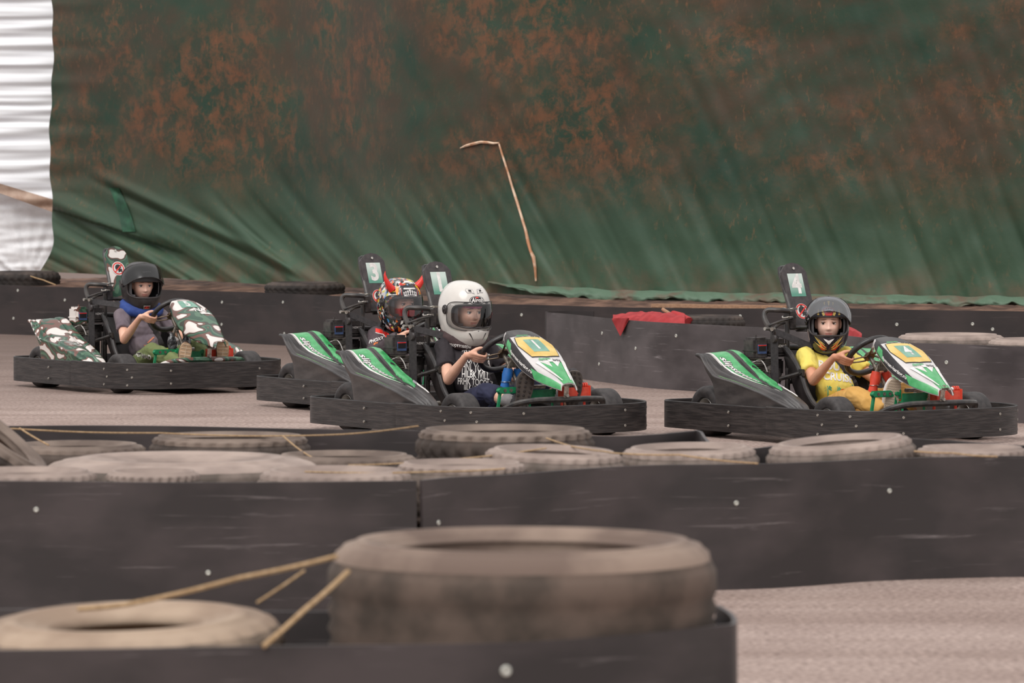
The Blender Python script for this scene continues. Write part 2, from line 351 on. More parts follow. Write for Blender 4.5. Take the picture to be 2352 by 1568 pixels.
def tarp_material():
    m = mat('green_tarpaulin', (34, 60, 46), .58, rgb2=(48, 68, 52), scale=1.1, spec=.4, bump=.12, bscale=30)
    n = m.node_tree.nodes; l = m.node_tree.links; b = n['Principled BSDF']; base = b.inputs['Base Color'].links[0].from_socket
    t = n.new('ShaderNodeTexCoord')
    def nz(scale, det, sc=(1, 1, 1), ro=.6, dist=0, rotz=0):
        mp = n.new('ShaderNodeMapping'); mp.inputs['Scale'].default_value = sc; mp.inputs['Rotation'].default_value = (0, rotz, 0); l.new(t.outputs['Object'], mp.inputs[0])
        k = n.new('ShaderNodeTexNoise'); k.inputs['Scale'].default_value = scale; k.inputs['Detail'].default_value = det; k.inputs['Roughness'].default_value = ro; k.inputs['Distortion'].default_value = dist; l.new(mp.outputs[0], k.inputs[0]); return k.outputs[0]
    def ramp(s, a, c):
        r = n.new('ShaderNodeMapRange'); r.inputs[1].default_value = a; r.inputs[2].default_value = c; l.new(s, r.inputs[0]); return r.outputs[0]
    def mul(a, c, op='MULTIPLY'):
        k = n.new('ShaderNodeMath'); k.operation = op; l.new(a, k.inputs[0])
        if isinstance(c, float): k.inputs[1].default_value = c
        else: l.new(c, k.inputs[1])
        return k.outputs[0]
    def mix(f, a, c):
        k = n.new('ShaderNodeMix'); k.data_type = 'RGBA'; l.new(f, k.inputs[0]); l.new(a, k.inputs[6]); k.inputs[7].default_value = (*lin(c), 1); return k.outputs[2]
    sep = n.new('ShaderNodeSeparateXYZ'); l.new(t.outputs['Object'], sep.inputs[0])
    hi = ramp(sep.outputs['Z'], 1.0, 1.75)                     # the mud stains stop above the lowest metre
    patch = mul(ramp(nz(.85, 6, (1, 1, 1.25), .6, 0), .45, .58), ramp(nz(6.5, 12, (1, 1, 1), .78, .25), .45, .585))
    haze = mul(ramp(nz(1.3, 8, (1, 1, 1.2), .65, .3), .40, .60), hi)
    c1 = mix(mul(haze, .80), base, (76, 58, 44))
    c2 = mix(mul(mul(patch, hi), .62), c1, (128, 78, 50))
    c3 = mix(mul(mul(ramp(nz(22, 8, (1, 1, .5), .7, .3, .5), .56, .66), ramp(nz(1.5, 3), .4, .6)), .45), c2, (140, 90, 58))
    # faded and dusty towards the bottom
    low = n.new('ShaderNodeMapRange'); low.inputs[1].default_value = 1.5; low.inputs[2].default_value = .5; l.new(sep.outputs['Z'], low.inputs[0])
    c4 = mix(mul(low.outputs[0], .42), c3, (94, 120, 94))
    lo2 = n.new('ShaderNodeMapRange'); lo2.inputs[1].default_value = .78; lo2.inputs[2].default_value = .5; l.new(sep.outputs['Z'], lo2.inputs[0])
    c5 = mix(mul(mul(lo2.outputs[0], ramp(nz(3, 5), .42, .62)), .7), c4, (112, 88, 72))
    l.new(c5, b.inputs['Base Color']); return m
TARP_D = [(-400, 45.2), (0, 43.2), (330, 41.7), (670, 40.3), (900, 38.4), (1120, 37.4), (1500, 36.4), (1900, 35.9), (2352, 35.3), (2800, 34.8)]
def tD(u): return interp(TARP_D, u)[0]
def slope(x): return interp([(-200, .35), (300, .5), (700, .82), (1000, 1.5), (1500, 2.0), (2300, 2.6)], x)[0]
FSEED = Vector((3.1, 7.7, 0))
def tarp_off(u, v):
    xb = u
    for _ in range(4): xb = u + (660 - v) / slope(max(-200, min(2300, xb)))
    rng = interp([(0, .9), (700, 1.1), (1150, .95), (1400, .42), (2400, .30)], u)[0]
    low = max(0, min(1, (v - 330) / 230)) ** 1.2
    w = noise.noise(Vector((xb / 62, v / 420, 0)) + FSEED) * 1.2 - 1.3 * max(0, noise.noise(Vector((xb / 30, v / 330, 4)))) ** 1.3 + .1
    d = w * .085 * low * rng
    d += .035 * noise.noise(Vector((u / 260, v / 260, 2))) + .010 * noise.noise(Vector((u / 50, v / 60, 9)))
    d += .010 * noise.noise(Vector((xb / 30, v / 500, 7))) * max(0, min(1, (v + 100) / 300))
    # horizontal gathers along the left edge
    if u < 330: d += .012 * math.sin(v / 9.5 + 2 * noise.noise(Vector((v / 60, 0, 0)))) * max(0, 1 - (u - 118) / 150) * (1 if v < 440 else .2)
    # the big overlapping crease from the left edge
    yc = 478 + (u - 118) * .34; k = max(0, min(1, (430 - u) / 70))
    if k > 0:
        dd = v - yc; d += k * (.075 * math.exp(-((dd + 14) / 20) ** 2) if dd < 0 else -.07 * math.exp(-(dd / 22) ** 2))
    yc = 432 + (u - 262) * .48; k = max(0, min(1, (u - 200) / 80)) * max(0, min(1, (760 - u) / 120))
    if k > 0: dd = v - yc; d += k * (.06 * math.exp(-((dd + 14) / 13) ** 2) - .05 * math.exp(-((dd - 6) / 9) ** 2))
    return d
def tarp(u, v, extra=0):
    D = tD(u) - tarp_off(u, v) - extra; return dep(u, v, D)
def hem(u): return interp([(60, 622), (118, 624), (330, 634), (600, 650), (850, 660), (1100, 668), (1400, 684), (1700, 692), (2000, 697), (2352, 701), (2700, 706)], u)[0]
tb = NB(); left = lambda v: 118 + 4 * math.sin(v / 70) + 2 * math.sin(v / 17) - max(0, (v - 540) / 85) ** 2 * 28
def tS(a, b):
    v = -330 + (hem(118 + a * 2550) + 330) * b; u = left(v) + a * 2570
    return tarp(u, v)
grid(tb, tS, lins(0, 1, 620), lins(0, 1, 250))
tp = empty('tarpaulin', dep(1300, 690, tD(1300)), label='huge mud-stained dark green tarpaulin hung as the back wall', cat='tarpaulin')
tp_i = Matrix.Translation(-Vector(tp.location))
def under(o, root):          # keep world-space geometry when parenting to a placed empty
    o.matrix_parent_inverse = Matrix.Translation(-Vector(root.location)) if root.rotation_euler.z == 0 else root.matrix_world.inverted(); return o
M_TARP = tarp_material()
o = under(O('sheet', tb, M_TARP, tp, auto=0), tp)
# curled, paler hem
hb = NB(); M_HEM = mat('pale_green_hem', (92, 116, 96), .65, rgb2=(108, 90, 76), scale=3.2, amount=(.52, .66), bump=.3)
def hemS(a, b):
    u = 1120 + a * 1500; v0 = hem(u) - 20 + 5 * noise.noise(Vector((u / 55, 2, 0))); sc = 9 * abs(math.sin(u / 47 + 1.3 * math.sin(u / 90))) + 9 * noise.noise(Vector((u / 26, 0, 0)))
    ang = b * PI * .95
    return dep(u, v0 + (16 + sc) * b * min(1, .1 + a * 9), tD(u) - tarp_off(u, v0) - .01 - (.12 + .06 * noise.noise(Vector((u / 34, 7, 0)))) * math.sin(b * 1.9) + .02 * noise.noise(Vector((u / 12, b * 3, 0))))
grid(hb, hemS, lins(0, 1, 330), lins(0, 1, 10)); under(O('hem', hb, M_HEM, tp, auto=0), tp)
# tear cord and dark patch
tb = NB(); M_CORD = mat('pale_torn_cord', (236, 208, 182), .8, rgb2=(196, 140, 104), scale=9)
tube(tb, [tarp(a, b, .02) for a, b in [(1057, 340), (1072, 334), (1088, 330), (1105, 326), (1120, 327), (1133, 329), (1146, 328)]], [.004, .011, .013, .012, .012, .01, .006], 6)
under(O('torn_cord', tb, M_CORD, tp), tp)
tb = NB(); tube(tb, [tarp(a, b, .02) for a, b in [(1146, 330), (1152, 350), (1161, 378), (1168, 400), (1176, 428), (1187, 462), (1197, 495), (1207, 528), (1213, 556), (1218, 575), (1225, 590), (1229, 615), (1231, 645)]], [.006, .009, .009, .009, .01, .012, .011, .012, .014, .012, .016, .012, .008], 6)
under(O('torn_cord', tb, M_CORD, tp), tp)
tb = NB(); M_PATCH = mat('dark_green_patch', (20, 66, 44), .5, rgb2=(34, 92, 62), scale=8)
def patchS(a, b):
    v = 432 + 100 * b; cx = 262 + 34 * b + 4 * math.sin(b * 3); return tarp(cx + (a - .5) * (22 + 8 * b), v, .022)
grid(tb, patchS, lins(0, 1, 8), lins(0, 1, 24)); under(O('patch', tb, M_PATCH, tp), tp)
# white sheets at the left
M_WT = mat('white_sheeting', (248, 249, 252), .45, rgb2=(226, 226, 232), scale=3, stretch=(.4, 1, 5), amount=(.5, .85), spec=.4)
M_WTD = mat('stained_white_sheeting', (196, 170, 152), .6, rgb2=(150, 116, 96), scale=4)
wt = NB()
def wS(a, b):
    u = -420 + 560 * a; v = -330 + (486 + 330) * b + (u - 118) * .36 * b ** 5
    wv = math.sin(v / 6.2 + .8 * noise.noise(Vector((u / 160, v / 40, 1))) * 2 + (u / 110)) * .6 + .7 * noise.noise(Vector((u / 300, v / 11, 3)))
    return dep(u, v, tD(0) + .12 + .018 * wv)
grid(wt, wS, lins(0, 1, 60), lins(0, 1, 420), fm=lambda a, b: 1 if b > .965 else 0)
o = O('white_tarpaulin', wt, [M_WT, M_WTD], auto=0); tag(o, 'upper white sheeting with horizontal gathers at the left edge', 'tarpaulin')
wt = NB()
def wS2(a, b):
    u = -420 + 560 * a; v = 400 + 225 * b
    c = math.atan2(v - 655, u - 60 - 1); wv = noise.noise(Vector((c * 7, (v - 400) / 300, 0))) * b + .4 * noise.noise(Vector((u / 90, v / 14, 3)))
    return dep(u, v, tD(0) + .30 + .05 * wv)
grid(wt, wS2, lins(0, 1, 90), lins(0, 1, 60)); o = O('white_tarpaulin', wt, mat('clean_white_sheeting', (250, 250, 252), .5, rgb2=(244, 244, 246)), auto=0); tag(o, 'lower clean white sheet fanning into creases beside the green tarpaulin', 'tarpaulin')

# ------------------------------------------------------------------ track boards
SCREW = None
def screw_mesh():
    global SCREW
    if SCREW is None:
        b = NB(); lathe(b, [(0.0001, .002), (.004, .002), (.005, .0035), (.0095, .0032), (.0115, .001), (.0115, -.004)], 12); b.faces.ensure_lookup_table()
        SCREW = bpy.data.meshes.new('screw'); b.to_mesh(SCREW); b.free(); SCREW.materials.append(M_SCREW); SCREW.shade_smooth()
    return SCREW
def board(tops, h, label, screws=(), ext=0, t=.012, mt=None, wob=.006, sm=8, name='barrier_board', scl=1.0, z0=0.0):
    pts = [Vector((p.x, p.y, 0)) for p in tops]; P = spline(pts, sm); seg = [0]
    for i in range(1, len(P)): seg.append(seg[-1] + (P[i] - P[i - 1]).length)
    base = P[len(P) // 2].copy(); bm = NB(); N = len(P); nrm = []
    for i in range(N):
        tg = (P[min(N - 1, i + 1)] - P[max(0, i - 1)]).normalized(); n = Vector((tg.y, -tg.x, 0)); nrm.append(n)
    zs = [z0, .1 * h, .3 * h, .5 * h, .7 * h, .9 * h, h]
    rows = []
    for side in (0, 1):
        rows.append([[bm.verts.new(P[i] - base + nrm[i] * ((t if side else 0) + wob * noise.noise(Vector((seg[i] * 1.6, z * 2.5, base.y)))) + Vector((0, 0, z + (0.006 * noise.noise(Vector((seg[i] * 1.1, 5, base.y))) if z == h else 0)))) for z in zs] for i in range(N)])
    A, B = rows
    for R in rows:
        for i in range(N - 1):
            for j in range(len(zs) - 1): bm.faces.new((R[i][j], R[i + 1][j], R[i + 1][j + 1], R[i][j + 1]))
    for i in range(N - 1):
        for j in (0, -1): bm.faces.new((A[i][j], A[i + 1][j], B[i + 1][j], B[i][j]))
    for i in (0, -1):
        for j in range(len(zs) - 1): bm.faces.new((A[i][j], A[i][j + 1], B[i][j + 1], B[i][j]))
    o = O(name, bm, mt or M_BOARD); o.location = base; tag(o, label, 'barrier')
    tv = bvh_of(o.data)
    for (u, v) in screws:
        a = (u - 1176) / F; b = (784 - v) / F; r = Vector((a, math.cos(PITCH) + b * math.sin(PITCH), -math.sin(PITCH) + b * math.cos(PITCH))).normalized()
        h_ = tv.ray_cast(Vector((0, 0, CH)) - base, r)
        if h_[0] is None: continue
        s = bpy.data.objects.new('screw', screw_mesh()); COL.objects.link(s); s.parent = o
        n = h_[1] if h_[1].dot(r) < 0 else -h_[1]; s.location = h_[0] + n * .001; s.rotation_euler = n.to_track_quat('Z', 'Y').to_euler(); s.scale = (scl,) * 3
    return o
def T(L, z=.44): return [lvl(u, v, z) for u, v in L]
board(T([(-260, 1106), (0, 1106), (300, 1107), (650, 1106), (800, 1105), (956, 1103)]), .44, 'near scratched black board left of the vertical seam, across the track from the karts', [(83, 1170), (478, 1315)], scl=.8)
board([Vector((p.x, p.y - .05, p.z)) for p in T([(965, 1100), (1050, 1092), (1150, 1087), (1350, 1073), (1500, 1067), (1650, 1066), (1800, 1062), (2000, 1052), (2200, 1047), (2352, 1045), (2620, 1046)])], .44, 'near scratched black board right of the vertical seam, bulging towards the track', [(1007, 1200), (1691, 1155), (2043, 1127)], scl=.8)
board(T([(-260, 979), (0, 977), (150, 976), (400, 978), (700, 985), (960, 990), (1200, 996), (1400, 999), (1500, 995), (1580, 989), (1604, 988)]), .44, 'black board on the far side of the tyre island, running left from the notch')
board(T([(1600, 987), (1614, 992), (1624, 1006), (1636, 1020), (1665, 1030), (1710, 1031), (1770, 1024), (1850, 1011), (1950, 1004), (2050, 1005), (2200, 1014), (2352, 1022), (2620, 1034)]), .44, 'curling black board on the far side of the tyre island, right of the notch', [(2328, 1032)], sm=6)
board(T([(-260, 1492), (0, 1490), (300, 1486), (700, 1481), (1000, 1479), (1200, 1474), (1380, 1462), (1540, 1448), (1640, 1437), (1680, 1432)]) + [lvl(1681, 1424, .44) + Vector((0, .12, 0)), lvl(1676, 1420, .44) + Vector((-.02, .3, 0))], .44, 'blurred black board closest to the camera, curving away at its right end', [(1162, 1540)], scl=1.15)
board(T([(-260, 1396), (0, 1397), (300, 1399), (700, 1404), (1000, 1404), (1300, 1408), (1500, 1412), (1660, 1418)], .40), .40, 'black board behind the blurred foreground tyres')
board(FAR[:6], .44, 'far black board under the tarpaulin, behind the camouflaged kart', [(41, 667), (149, 689), (31, 731), (510, 694), (509, 745), (650, 694), (653, 766), (1032, 700), (310, 676)], scl=1.15, mt=M_BOARD_F)
board(FAR[5:], .44, 'far black board under the tarpaulin at the right, behind the folded red flag', [(1198, 723), (2060, 745), (2234, 744), (2280, 756), (1700, 726)], scl=1.15, mt=M_BOARD_F)
mid_tops = T([(1258, 717), (1290, 719), (1346, 725), (1406, 731), (1500, 739), (1645, 746), (1764, 753), (1860, 762), (1949, 771), (2065, 785), (2200, 790), (2352, 795), (2620, 800)], .45)
board(mid_tops, .45, 'middle black board bending round behind the karts on the right', [(1383, 765), (1553, 771), (1460, 800), (2174, 832), (1376, 836)], scl=1.1, mt=M_BOARD_M)
board([mid_tops[0], mid_tops[0] + Vector((-.02, .10, 0)), mid_tops[0] + Vector((.04, .2, 0)), lvl(1310, 714, .45), lvl(1365, 714.5, .45)], .45, 'short return end of the middle black board beyond the white helmet', mt=M_BOARD_F)

# ------------------------------------------------------------------ barrier tyres
TCOL = {'pale_dusty_tyre': (150, 134, 124), 'dark_tyre': (66, 58, 54), 'brown_dusty_tyre': (120, 102, 90), 'tan_dusty_tyre': (170, 148, 128)}
def tyre_mesh(R, w, hole, lugs, m, seed=0, groove=4, lettering=True):
    """tyre lying flat, axis z, from z=0 to z=w"""
    b = NB(); n = 150; rnd = random.Random(seed)
    sw = R - hole
    half = [(hole, .18 * w), (hole - .006, .10 * w + .012), (hole + .010, .085 * w), (hole + .05 * sw, .085 * w), (hole + .07 * sw, .055 * w), (hole + .2 * sw, .045 * w), (hole + .22 * sw, .018 * w), (hole + .40 * sw, .0), (hole + .42 * sw, -.006), (hole + .58 * sw, -.006), (hole + .60 * sw, .002), (hole + .78 * sw, .018 * w), (hole + .80 * sw, .034 * w), (hole + .90 * sw, .07 * w), (R - .012, .12 * w), (R - .003, .17 * w)]
    tread = []
    zs = lins(.20 * w, .80 * w, 2 * groove + 2)
    for i, z in enumerate(zs):
        tread.append((R + .004 * math.sin(PI * (z / w)), z))
    prof = half + tread + [(r, w - z) for r, z in reversed(half)]
    nh = len(half); rings = []
    for i, (r, z) in enumerate(prof):
        ring = []
        for k in range(n):
            a = k * 2 * PI / n; rr = r
            if nh - 3 <= i < nh + 2 or len(prof) - nh - 2 <= i <= len(prof) - nh + 2:
                if (k % 5) < 2: rr -= lugs * (1.6 if i > nh - 2 else 1.0)
            elif nh + 2 <= i < len(prof) - nh - 2:
                g_ = (i - nh) % 2
                rr -= lugs * 1.4 * (1 if (k + i) % 5 < 2 else 0) + (max(lugs * 1.5, .010) if g_ == 0 else 0)
            sag = 1 + .008 * math.sin(2 * a + seed)
            ring.append(b.verts.new((rr * math.cos(a) * sag, rr * math.sin(a) / sag, z)))
        rings.append(ring)
    for i in range(len(rings) - 1):
        for k in range(n):
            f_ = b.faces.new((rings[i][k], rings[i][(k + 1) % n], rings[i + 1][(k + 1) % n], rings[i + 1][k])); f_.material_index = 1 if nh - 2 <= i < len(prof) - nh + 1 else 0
    # inner casing
    inner = [(hole - .004, .18 * w), (hole + .35 * sw, .10 * w), (R - .03, .25 * w), (R - .022, .5 * w), (R - .03, .75 * w), (hole + .35 * sw, .9 * w), (hole - .004, .82 * w)]
    lathe(b, inner, n)
    bmesh.ops.remove_doubles(b, verts=b.verts, dist=.0004)
    bmesh.ops.recalc_face_normals(b, faces=b.faces)
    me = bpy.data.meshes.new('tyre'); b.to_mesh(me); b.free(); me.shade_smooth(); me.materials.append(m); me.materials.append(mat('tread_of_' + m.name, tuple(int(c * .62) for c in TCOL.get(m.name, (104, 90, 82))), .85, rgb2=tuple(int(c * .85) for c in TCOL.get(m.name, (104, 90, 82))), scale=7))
    return me
TM = {}
def tyre(u, D, ztop, Rr, w, label, m=None, hole=None, tilt=(0, 0), lugs=.006, group=None, v=None, below=True, rz=0, loc=None):
    m = m or M_TYRE; hole = hole or Rr * .6; key = (round(Rr, 3), round(w, 3), m.name, round(lugs, 4), round(hole, 3))
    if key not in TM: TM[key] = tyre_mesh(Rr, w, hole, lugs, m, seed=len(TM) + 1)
    o = bpy.data.objects.new('tyre', TM[key]); COL.objects.link(o)
    X = (u - 1176) / F * D
    o.location = (X, D, ztop - w) if loc is None else loc; o.rotation_euler = (math.radians(tilt[0]), math.radians(tilt[1]), math.radians(rz + u * 1.7)) if tilt == (0, 0) else (math.radians(tilt[0]), math.radians(tilt[1]), 0)
    tag(o, label, 'tyre', group)
    z = ztop - w - .004
    if below and z > .1:
        k2 = (round(Rr, 3), round(z, 2), M_TYRE3.name)
        if k2 not in TM: TM[k2] = tyre_mesh(Rr * .98, z, Rr * .55, .004, M_TYRE3, seed=9)
        b = bpy.data.objects.new('tyre', TM[k2]); COL.objects.link(b); b.location = (X, D, 0)
        if tilt != (0, 0): b.location.z = -.0; b.scale = (1, 1, .86)
        tag(b, 'dark bottom tyre under the ' + ' '.join(label.split(',')[0].split()[:11]), 'tyre', 'bottom tyres of the stacks')
    return o
GI = 'tyres heaped between the near boards'
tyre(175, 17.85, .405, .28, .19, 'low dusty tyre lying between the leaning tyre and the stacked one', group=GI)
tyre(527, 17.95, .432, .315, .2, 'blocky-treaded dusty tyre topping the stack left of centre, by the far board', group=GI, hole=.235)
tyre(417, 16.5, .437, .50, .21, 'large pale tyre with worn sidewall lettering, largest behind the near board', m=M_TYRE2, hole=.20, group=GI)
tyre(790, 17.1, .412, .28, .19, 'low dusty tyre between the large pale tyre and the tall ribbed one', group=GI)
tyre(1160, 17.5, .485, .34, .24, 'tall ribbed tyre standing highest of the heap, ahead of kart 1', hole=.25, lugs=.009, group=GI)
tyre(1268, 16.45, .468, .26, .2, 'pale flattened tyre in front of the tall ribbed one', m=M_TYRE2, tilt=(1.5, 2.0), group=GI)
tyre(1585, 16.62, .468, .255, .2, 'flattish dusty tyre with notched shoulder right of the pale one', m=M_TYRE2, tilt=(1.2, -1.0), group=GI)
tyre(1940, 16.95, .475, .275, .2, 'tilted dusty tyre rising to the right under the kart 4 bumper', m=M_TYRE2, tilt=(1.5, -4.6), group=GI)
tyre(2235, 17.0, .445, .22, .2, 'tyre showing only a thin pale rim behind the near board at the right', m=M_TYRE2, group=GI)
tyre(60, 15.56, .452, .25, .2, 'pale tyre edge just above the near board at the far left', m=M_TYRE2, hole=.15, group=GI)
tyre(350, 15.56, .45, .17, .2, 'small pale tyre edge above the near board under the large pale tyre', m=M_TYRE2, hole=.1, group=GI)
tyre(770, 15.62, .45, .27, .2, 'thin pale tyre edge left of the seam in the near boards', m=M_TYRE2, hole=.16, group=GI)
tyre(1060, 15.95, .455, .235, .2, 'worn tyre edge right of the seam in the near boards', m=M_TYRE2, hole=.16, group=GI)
# leaning tyre at the left edge
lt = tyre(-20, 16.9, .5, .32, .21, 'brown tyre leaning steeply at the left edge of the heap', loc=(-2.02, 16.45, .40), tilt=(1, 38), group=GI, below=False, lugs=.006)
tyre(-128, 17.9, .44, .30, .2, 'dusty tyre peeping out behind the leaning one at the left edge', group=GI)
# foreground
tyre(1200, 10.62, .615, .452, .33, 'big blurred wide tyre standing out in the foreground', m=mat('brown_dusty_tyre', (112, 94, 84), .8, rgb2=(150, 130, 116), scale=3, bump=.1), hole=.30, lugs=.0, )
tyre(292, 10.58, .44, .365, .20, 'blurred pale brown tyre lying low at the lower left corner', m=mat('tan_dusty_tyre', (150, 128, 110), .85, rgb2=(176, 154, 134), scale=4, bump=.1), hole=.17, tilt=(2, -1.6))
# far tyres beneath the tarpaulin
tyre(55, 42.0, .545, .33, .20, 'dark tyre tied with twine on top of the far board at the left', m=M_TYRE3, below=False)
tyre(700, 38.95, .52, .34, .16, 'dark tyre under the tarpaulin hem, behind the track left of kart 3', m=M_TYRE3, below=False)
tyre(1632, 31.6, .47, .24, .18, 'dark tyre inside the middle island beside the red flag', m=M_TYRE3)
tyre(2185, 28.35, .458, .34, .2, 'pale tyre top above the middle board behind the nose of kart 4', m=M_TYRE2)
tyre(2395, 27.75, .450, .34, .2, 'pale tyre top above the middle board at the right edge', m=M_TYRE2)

# ------------------------------------------------------------------ twine, flag, plank
def twine(pts, r, label, D=None):
    b = NB(); P = [dep(*p) for p in pts]; c = P[0].copy(); Q = []
    for i in range(len(P) - 1):
        for k in range(6):
            t = k / 6; q = P[i].lerp(P[i + 1], t); q.z -= .010 * math.sin(PI * t) * (P[i + 1] - P[i]).length; Q.append(q - c)
    Q.append(P[-1] - c); tube(b, Q, r, 6); o = O('twine', b, M_TWINE); o.location = c; tag(o, label, 'twine')
twine([(-30, 983, 17.7), (30, 984, 17.7), (370, 994, 17.7), (700, 1000, 17.7), (960, 978, 17.0)], .0032, 'long tan twine strung along the far row of tyres')
twine([(45, 983, 17.7), (112, 1022, 17.5)], .0032, 'short tan twine tied to the low tyre at the left')
twine([(650, 1001, 17.7), (735, 1060, 16.9)], .0032, 'short slanting twine from the stacked tyre to the low one')
twine([(800, 1068, 16.2), (1000, 1058, 16.3), (1255, 1029, 16.4)], .003, 'tan twine crossing the tread of the tall ribbed tyre')
twine([(1255, 1006, 17.0), (1385, 1036, 16.2), (1440, 1042, 16.0), (1560, 1044, 15.9), (1740, 1064, 15.6)], .0032, 'tan twine running over the flat tyres to the right')
twine([(700, 1083, 15.55), (1000, 1083, 15.5), (1160, 1076, 15.6)], .003, 'tan twine along the top of the near board by the seam')
twine([(2100, 1036, 16.0), (2190, 1040, 15.9), (2290, 1048, 15.6)], .003, 'tan twine over the near board at the right')
twine([(180, 1398, 10.5), (290, 1388, 10.45), (550, 1327, 10.35), (775, 1277, 10.3)], .0062, 'blurred tan twine from the low foreground tyre up to the big tyre')
twine([(590, 1384, 10.85), (700, 1310, 10.9)], .0035, 'thin blurred twine behind the foreground ones')
twine([(605, 1484, 9.95), (700, 1400, 10.05), (800, 1312, 10.25)], .0058, 'blurred tan twine slanting from the front board to the big tyre')
twine([(70, 634, 41.7), (100, 643, 41.6), (128, 654, 41.5)], .006, 'twine over the dark tyre on the far board')
# flag
fl = empty('flag', lvl(1425, 731, .455), label='red marshal flag draped over the middle board, its wooden pole sticking up', cat='flag')
b = NB(); p0 = dep(1406, 730, 32.02); 
def flagS(a, t):
    u = 1406 + 39 * a; v = 730.5 + t * (42 * (1 - abs(a - .48) / .55) if abs(a - .48) < .55 else 0)
    return dep(u, v, tDm(u) - .11 - .015 * math.sin(a * 9 + t * 3))
def tDm(u): return interp([(1258, 33.07), (1346, 32.3), (1406, 31.72), (1500, 31.0), (1645, 30.4), (1764, 29.8), (1949, 28.4), (2065, 27.4)], u)[0]
grid(b, flagS, lins(0, 1, 20), lins(0, 1, 12)); under(O('cloth_corner', b, M_CLOTHR, fl), fl)
b = NB()
def flagH(a, t):
    u = 1408 + 165 * a; D = tDm(u) + .0 + .9 * t; z = .452 + .03 * math.sin(a * PI) * math.sin(t * PI) + .02 * noise.noise(Vector((a * 9, t * 5, 2))) + (.03 * a if t > .1 else 0) - (.02 if t in (0, 1) else 0)
    return Vector(((u - 1176) / F * D, D, z))
grid(b, flagH, lins(0, 1, 40), lins(0, 1, 14)); under(O('cloth', b, M_CLOTHR, fl), fl)
b = NB(); tube(b, [dep(1522, 710, 31.6), dep(1549, 727, 31.5)], .013, 8); under(O('pole', b, M_WOOD, fl), fl)
b = NB(); tube(b, [dep(1544, 722, 31.52), dep(1556, 730, 31.48), dep(1580, 744, 31.4)], [.03, .045, .05], 10); under(O('rolled_cloth', b, M_CLOTHR, fl), fl)
b = NB()
def flag2(a, t):
    u = 1915 + 65 * a; D = tDm(u) - .02 + .5 * t; z = .455 + .035 * math.sin(a * PI * .9 + .2) + .012 * noise.noise(Vector((a * 7, t * 5, 9)))
    return Vector(((u - 1176) / F * D, D, z if t > .02 else z - .05))
grid(b, flag2, lins(0, 1, 16), lins(0, 1, 8)); o = O('flag_cloth', b, M_CLOTHR); tag(o, 'red cloth lying on the middle board behind the black flame helmet', 'cloth')
b = NB(); pa, pb = dep(1502, 703, 35.25), dep(1812, 705, 34.75); c = (pa + pb) / 2; d = pb - pa
box(b, (0, 0, 0), (d.length, .12, .03), rot(z=math.degrees(math.atan2(d.y, d.x))), .004); o = O('plank', b, M_WOOD); o.location = c; tag(o, 'pale wooden plank lying under the tarpaulin hem on the earth bank', 'plank')

# ------------------------------------------------------------------ karts
def plate_grad():
    if 'faded_plate' in MATS: return MATS['faded_plate']
    m = mat('faded_plate', (112, 158, 140), .5); n = m.node_tree.nodes; l = m.node_tree.links; t = n.new('ShaderNodeTexCoord'); sp = n.new('ShaderNodeSeparateXYZ'); l.new(t.outputs['Generated'], sp.inputs[0])
    r = n.new('ShaderNodeValToRGB'); r.color_ramp.elements[0].color = (*lin((92, 150, 130)), 1); r.color_ramp.elements[0].position = .1; r.color_ramp.elements[1].color = (*lin((200, 214, 206)), 1); r.color_ramp.elements[1].position = .8
    l.new(sp.outputs['Z'], r.inputs[0]); l.new(r.outputs[0], n['Principled BSDF'].inputs['Base Color']); return m
KSC = []
def kart_screw():
    if not KSC: m_ = screw_mesh().copy(); m_.materials.clear(); m_.materials.append(mat('grey_screw_head', (172, 168, 160), .4, .4, rgb2=(120, 112, 104), scale=120)); KSC.append(m_)
    return KSC[0]
def strip(bm, path, z0, z1, t=.012, closed=False):
    """upright plastic strip following a plan path (x, y)"""
    P = [Vector((x, y, 0)) for x, y in path]; N = len(P); rows = []
    for i in range(N):
        tg = (P[min(N - 1, i + 1)] - P[max(0, i - 1)]).normalized(); n = Vector((tg.y, -tg.x, 0))
        rows.append([bm.verts.new(P[i] + n * dx + Vector((0, 0, z))) for dx, z in ((0, z0), (0, z1 - .004), (t * .25, z1), (t * .75, z1), (t, z1 - .004), (t, z0))])
    for i in range(N - 1):
        for k in range(6): bm.faces.new((rows[i][k], rows[i][(k + 1) % 6], rows[i + 1][(k + 1) % 6], rows[i + 1][k]))
    bm.faces.new(rows[0]); bm.faces.new(rows[-1])
def round_path(pts, rad, n=10):
    out = []
    for i, p in enumerate(pts):
        if i in (0, len(pts) - 1) or rad[i] == 0: out.append(p); continue
        a, b, c = (Vector((*pts[i - 1], 0)), Vector((*p, 0)), Vector((*pts[i + 1], 0)))
        d1 = (a - b).normalized(); d2 = (c - b).normalized(); s1 = b + d1 * rad[i]; s2 = b + d2 * rad[i]
        for k in range(n + 1):
            t = k / n; q = s1 * (1 - t) ** 2 + b * 2 * t * (1 - t) + s2 * t * t
            q = q * .55 + (b + (s1 - b) * (1 - math.sin(t * PI / 2)) + (s2 - b) * (1 - math.cos(t * PI / 2))) * .45
            out.append((q.x, q.y))
    return out
NZ = [0, 0, 0]      # shift forward, lift at the top, lift at the tip
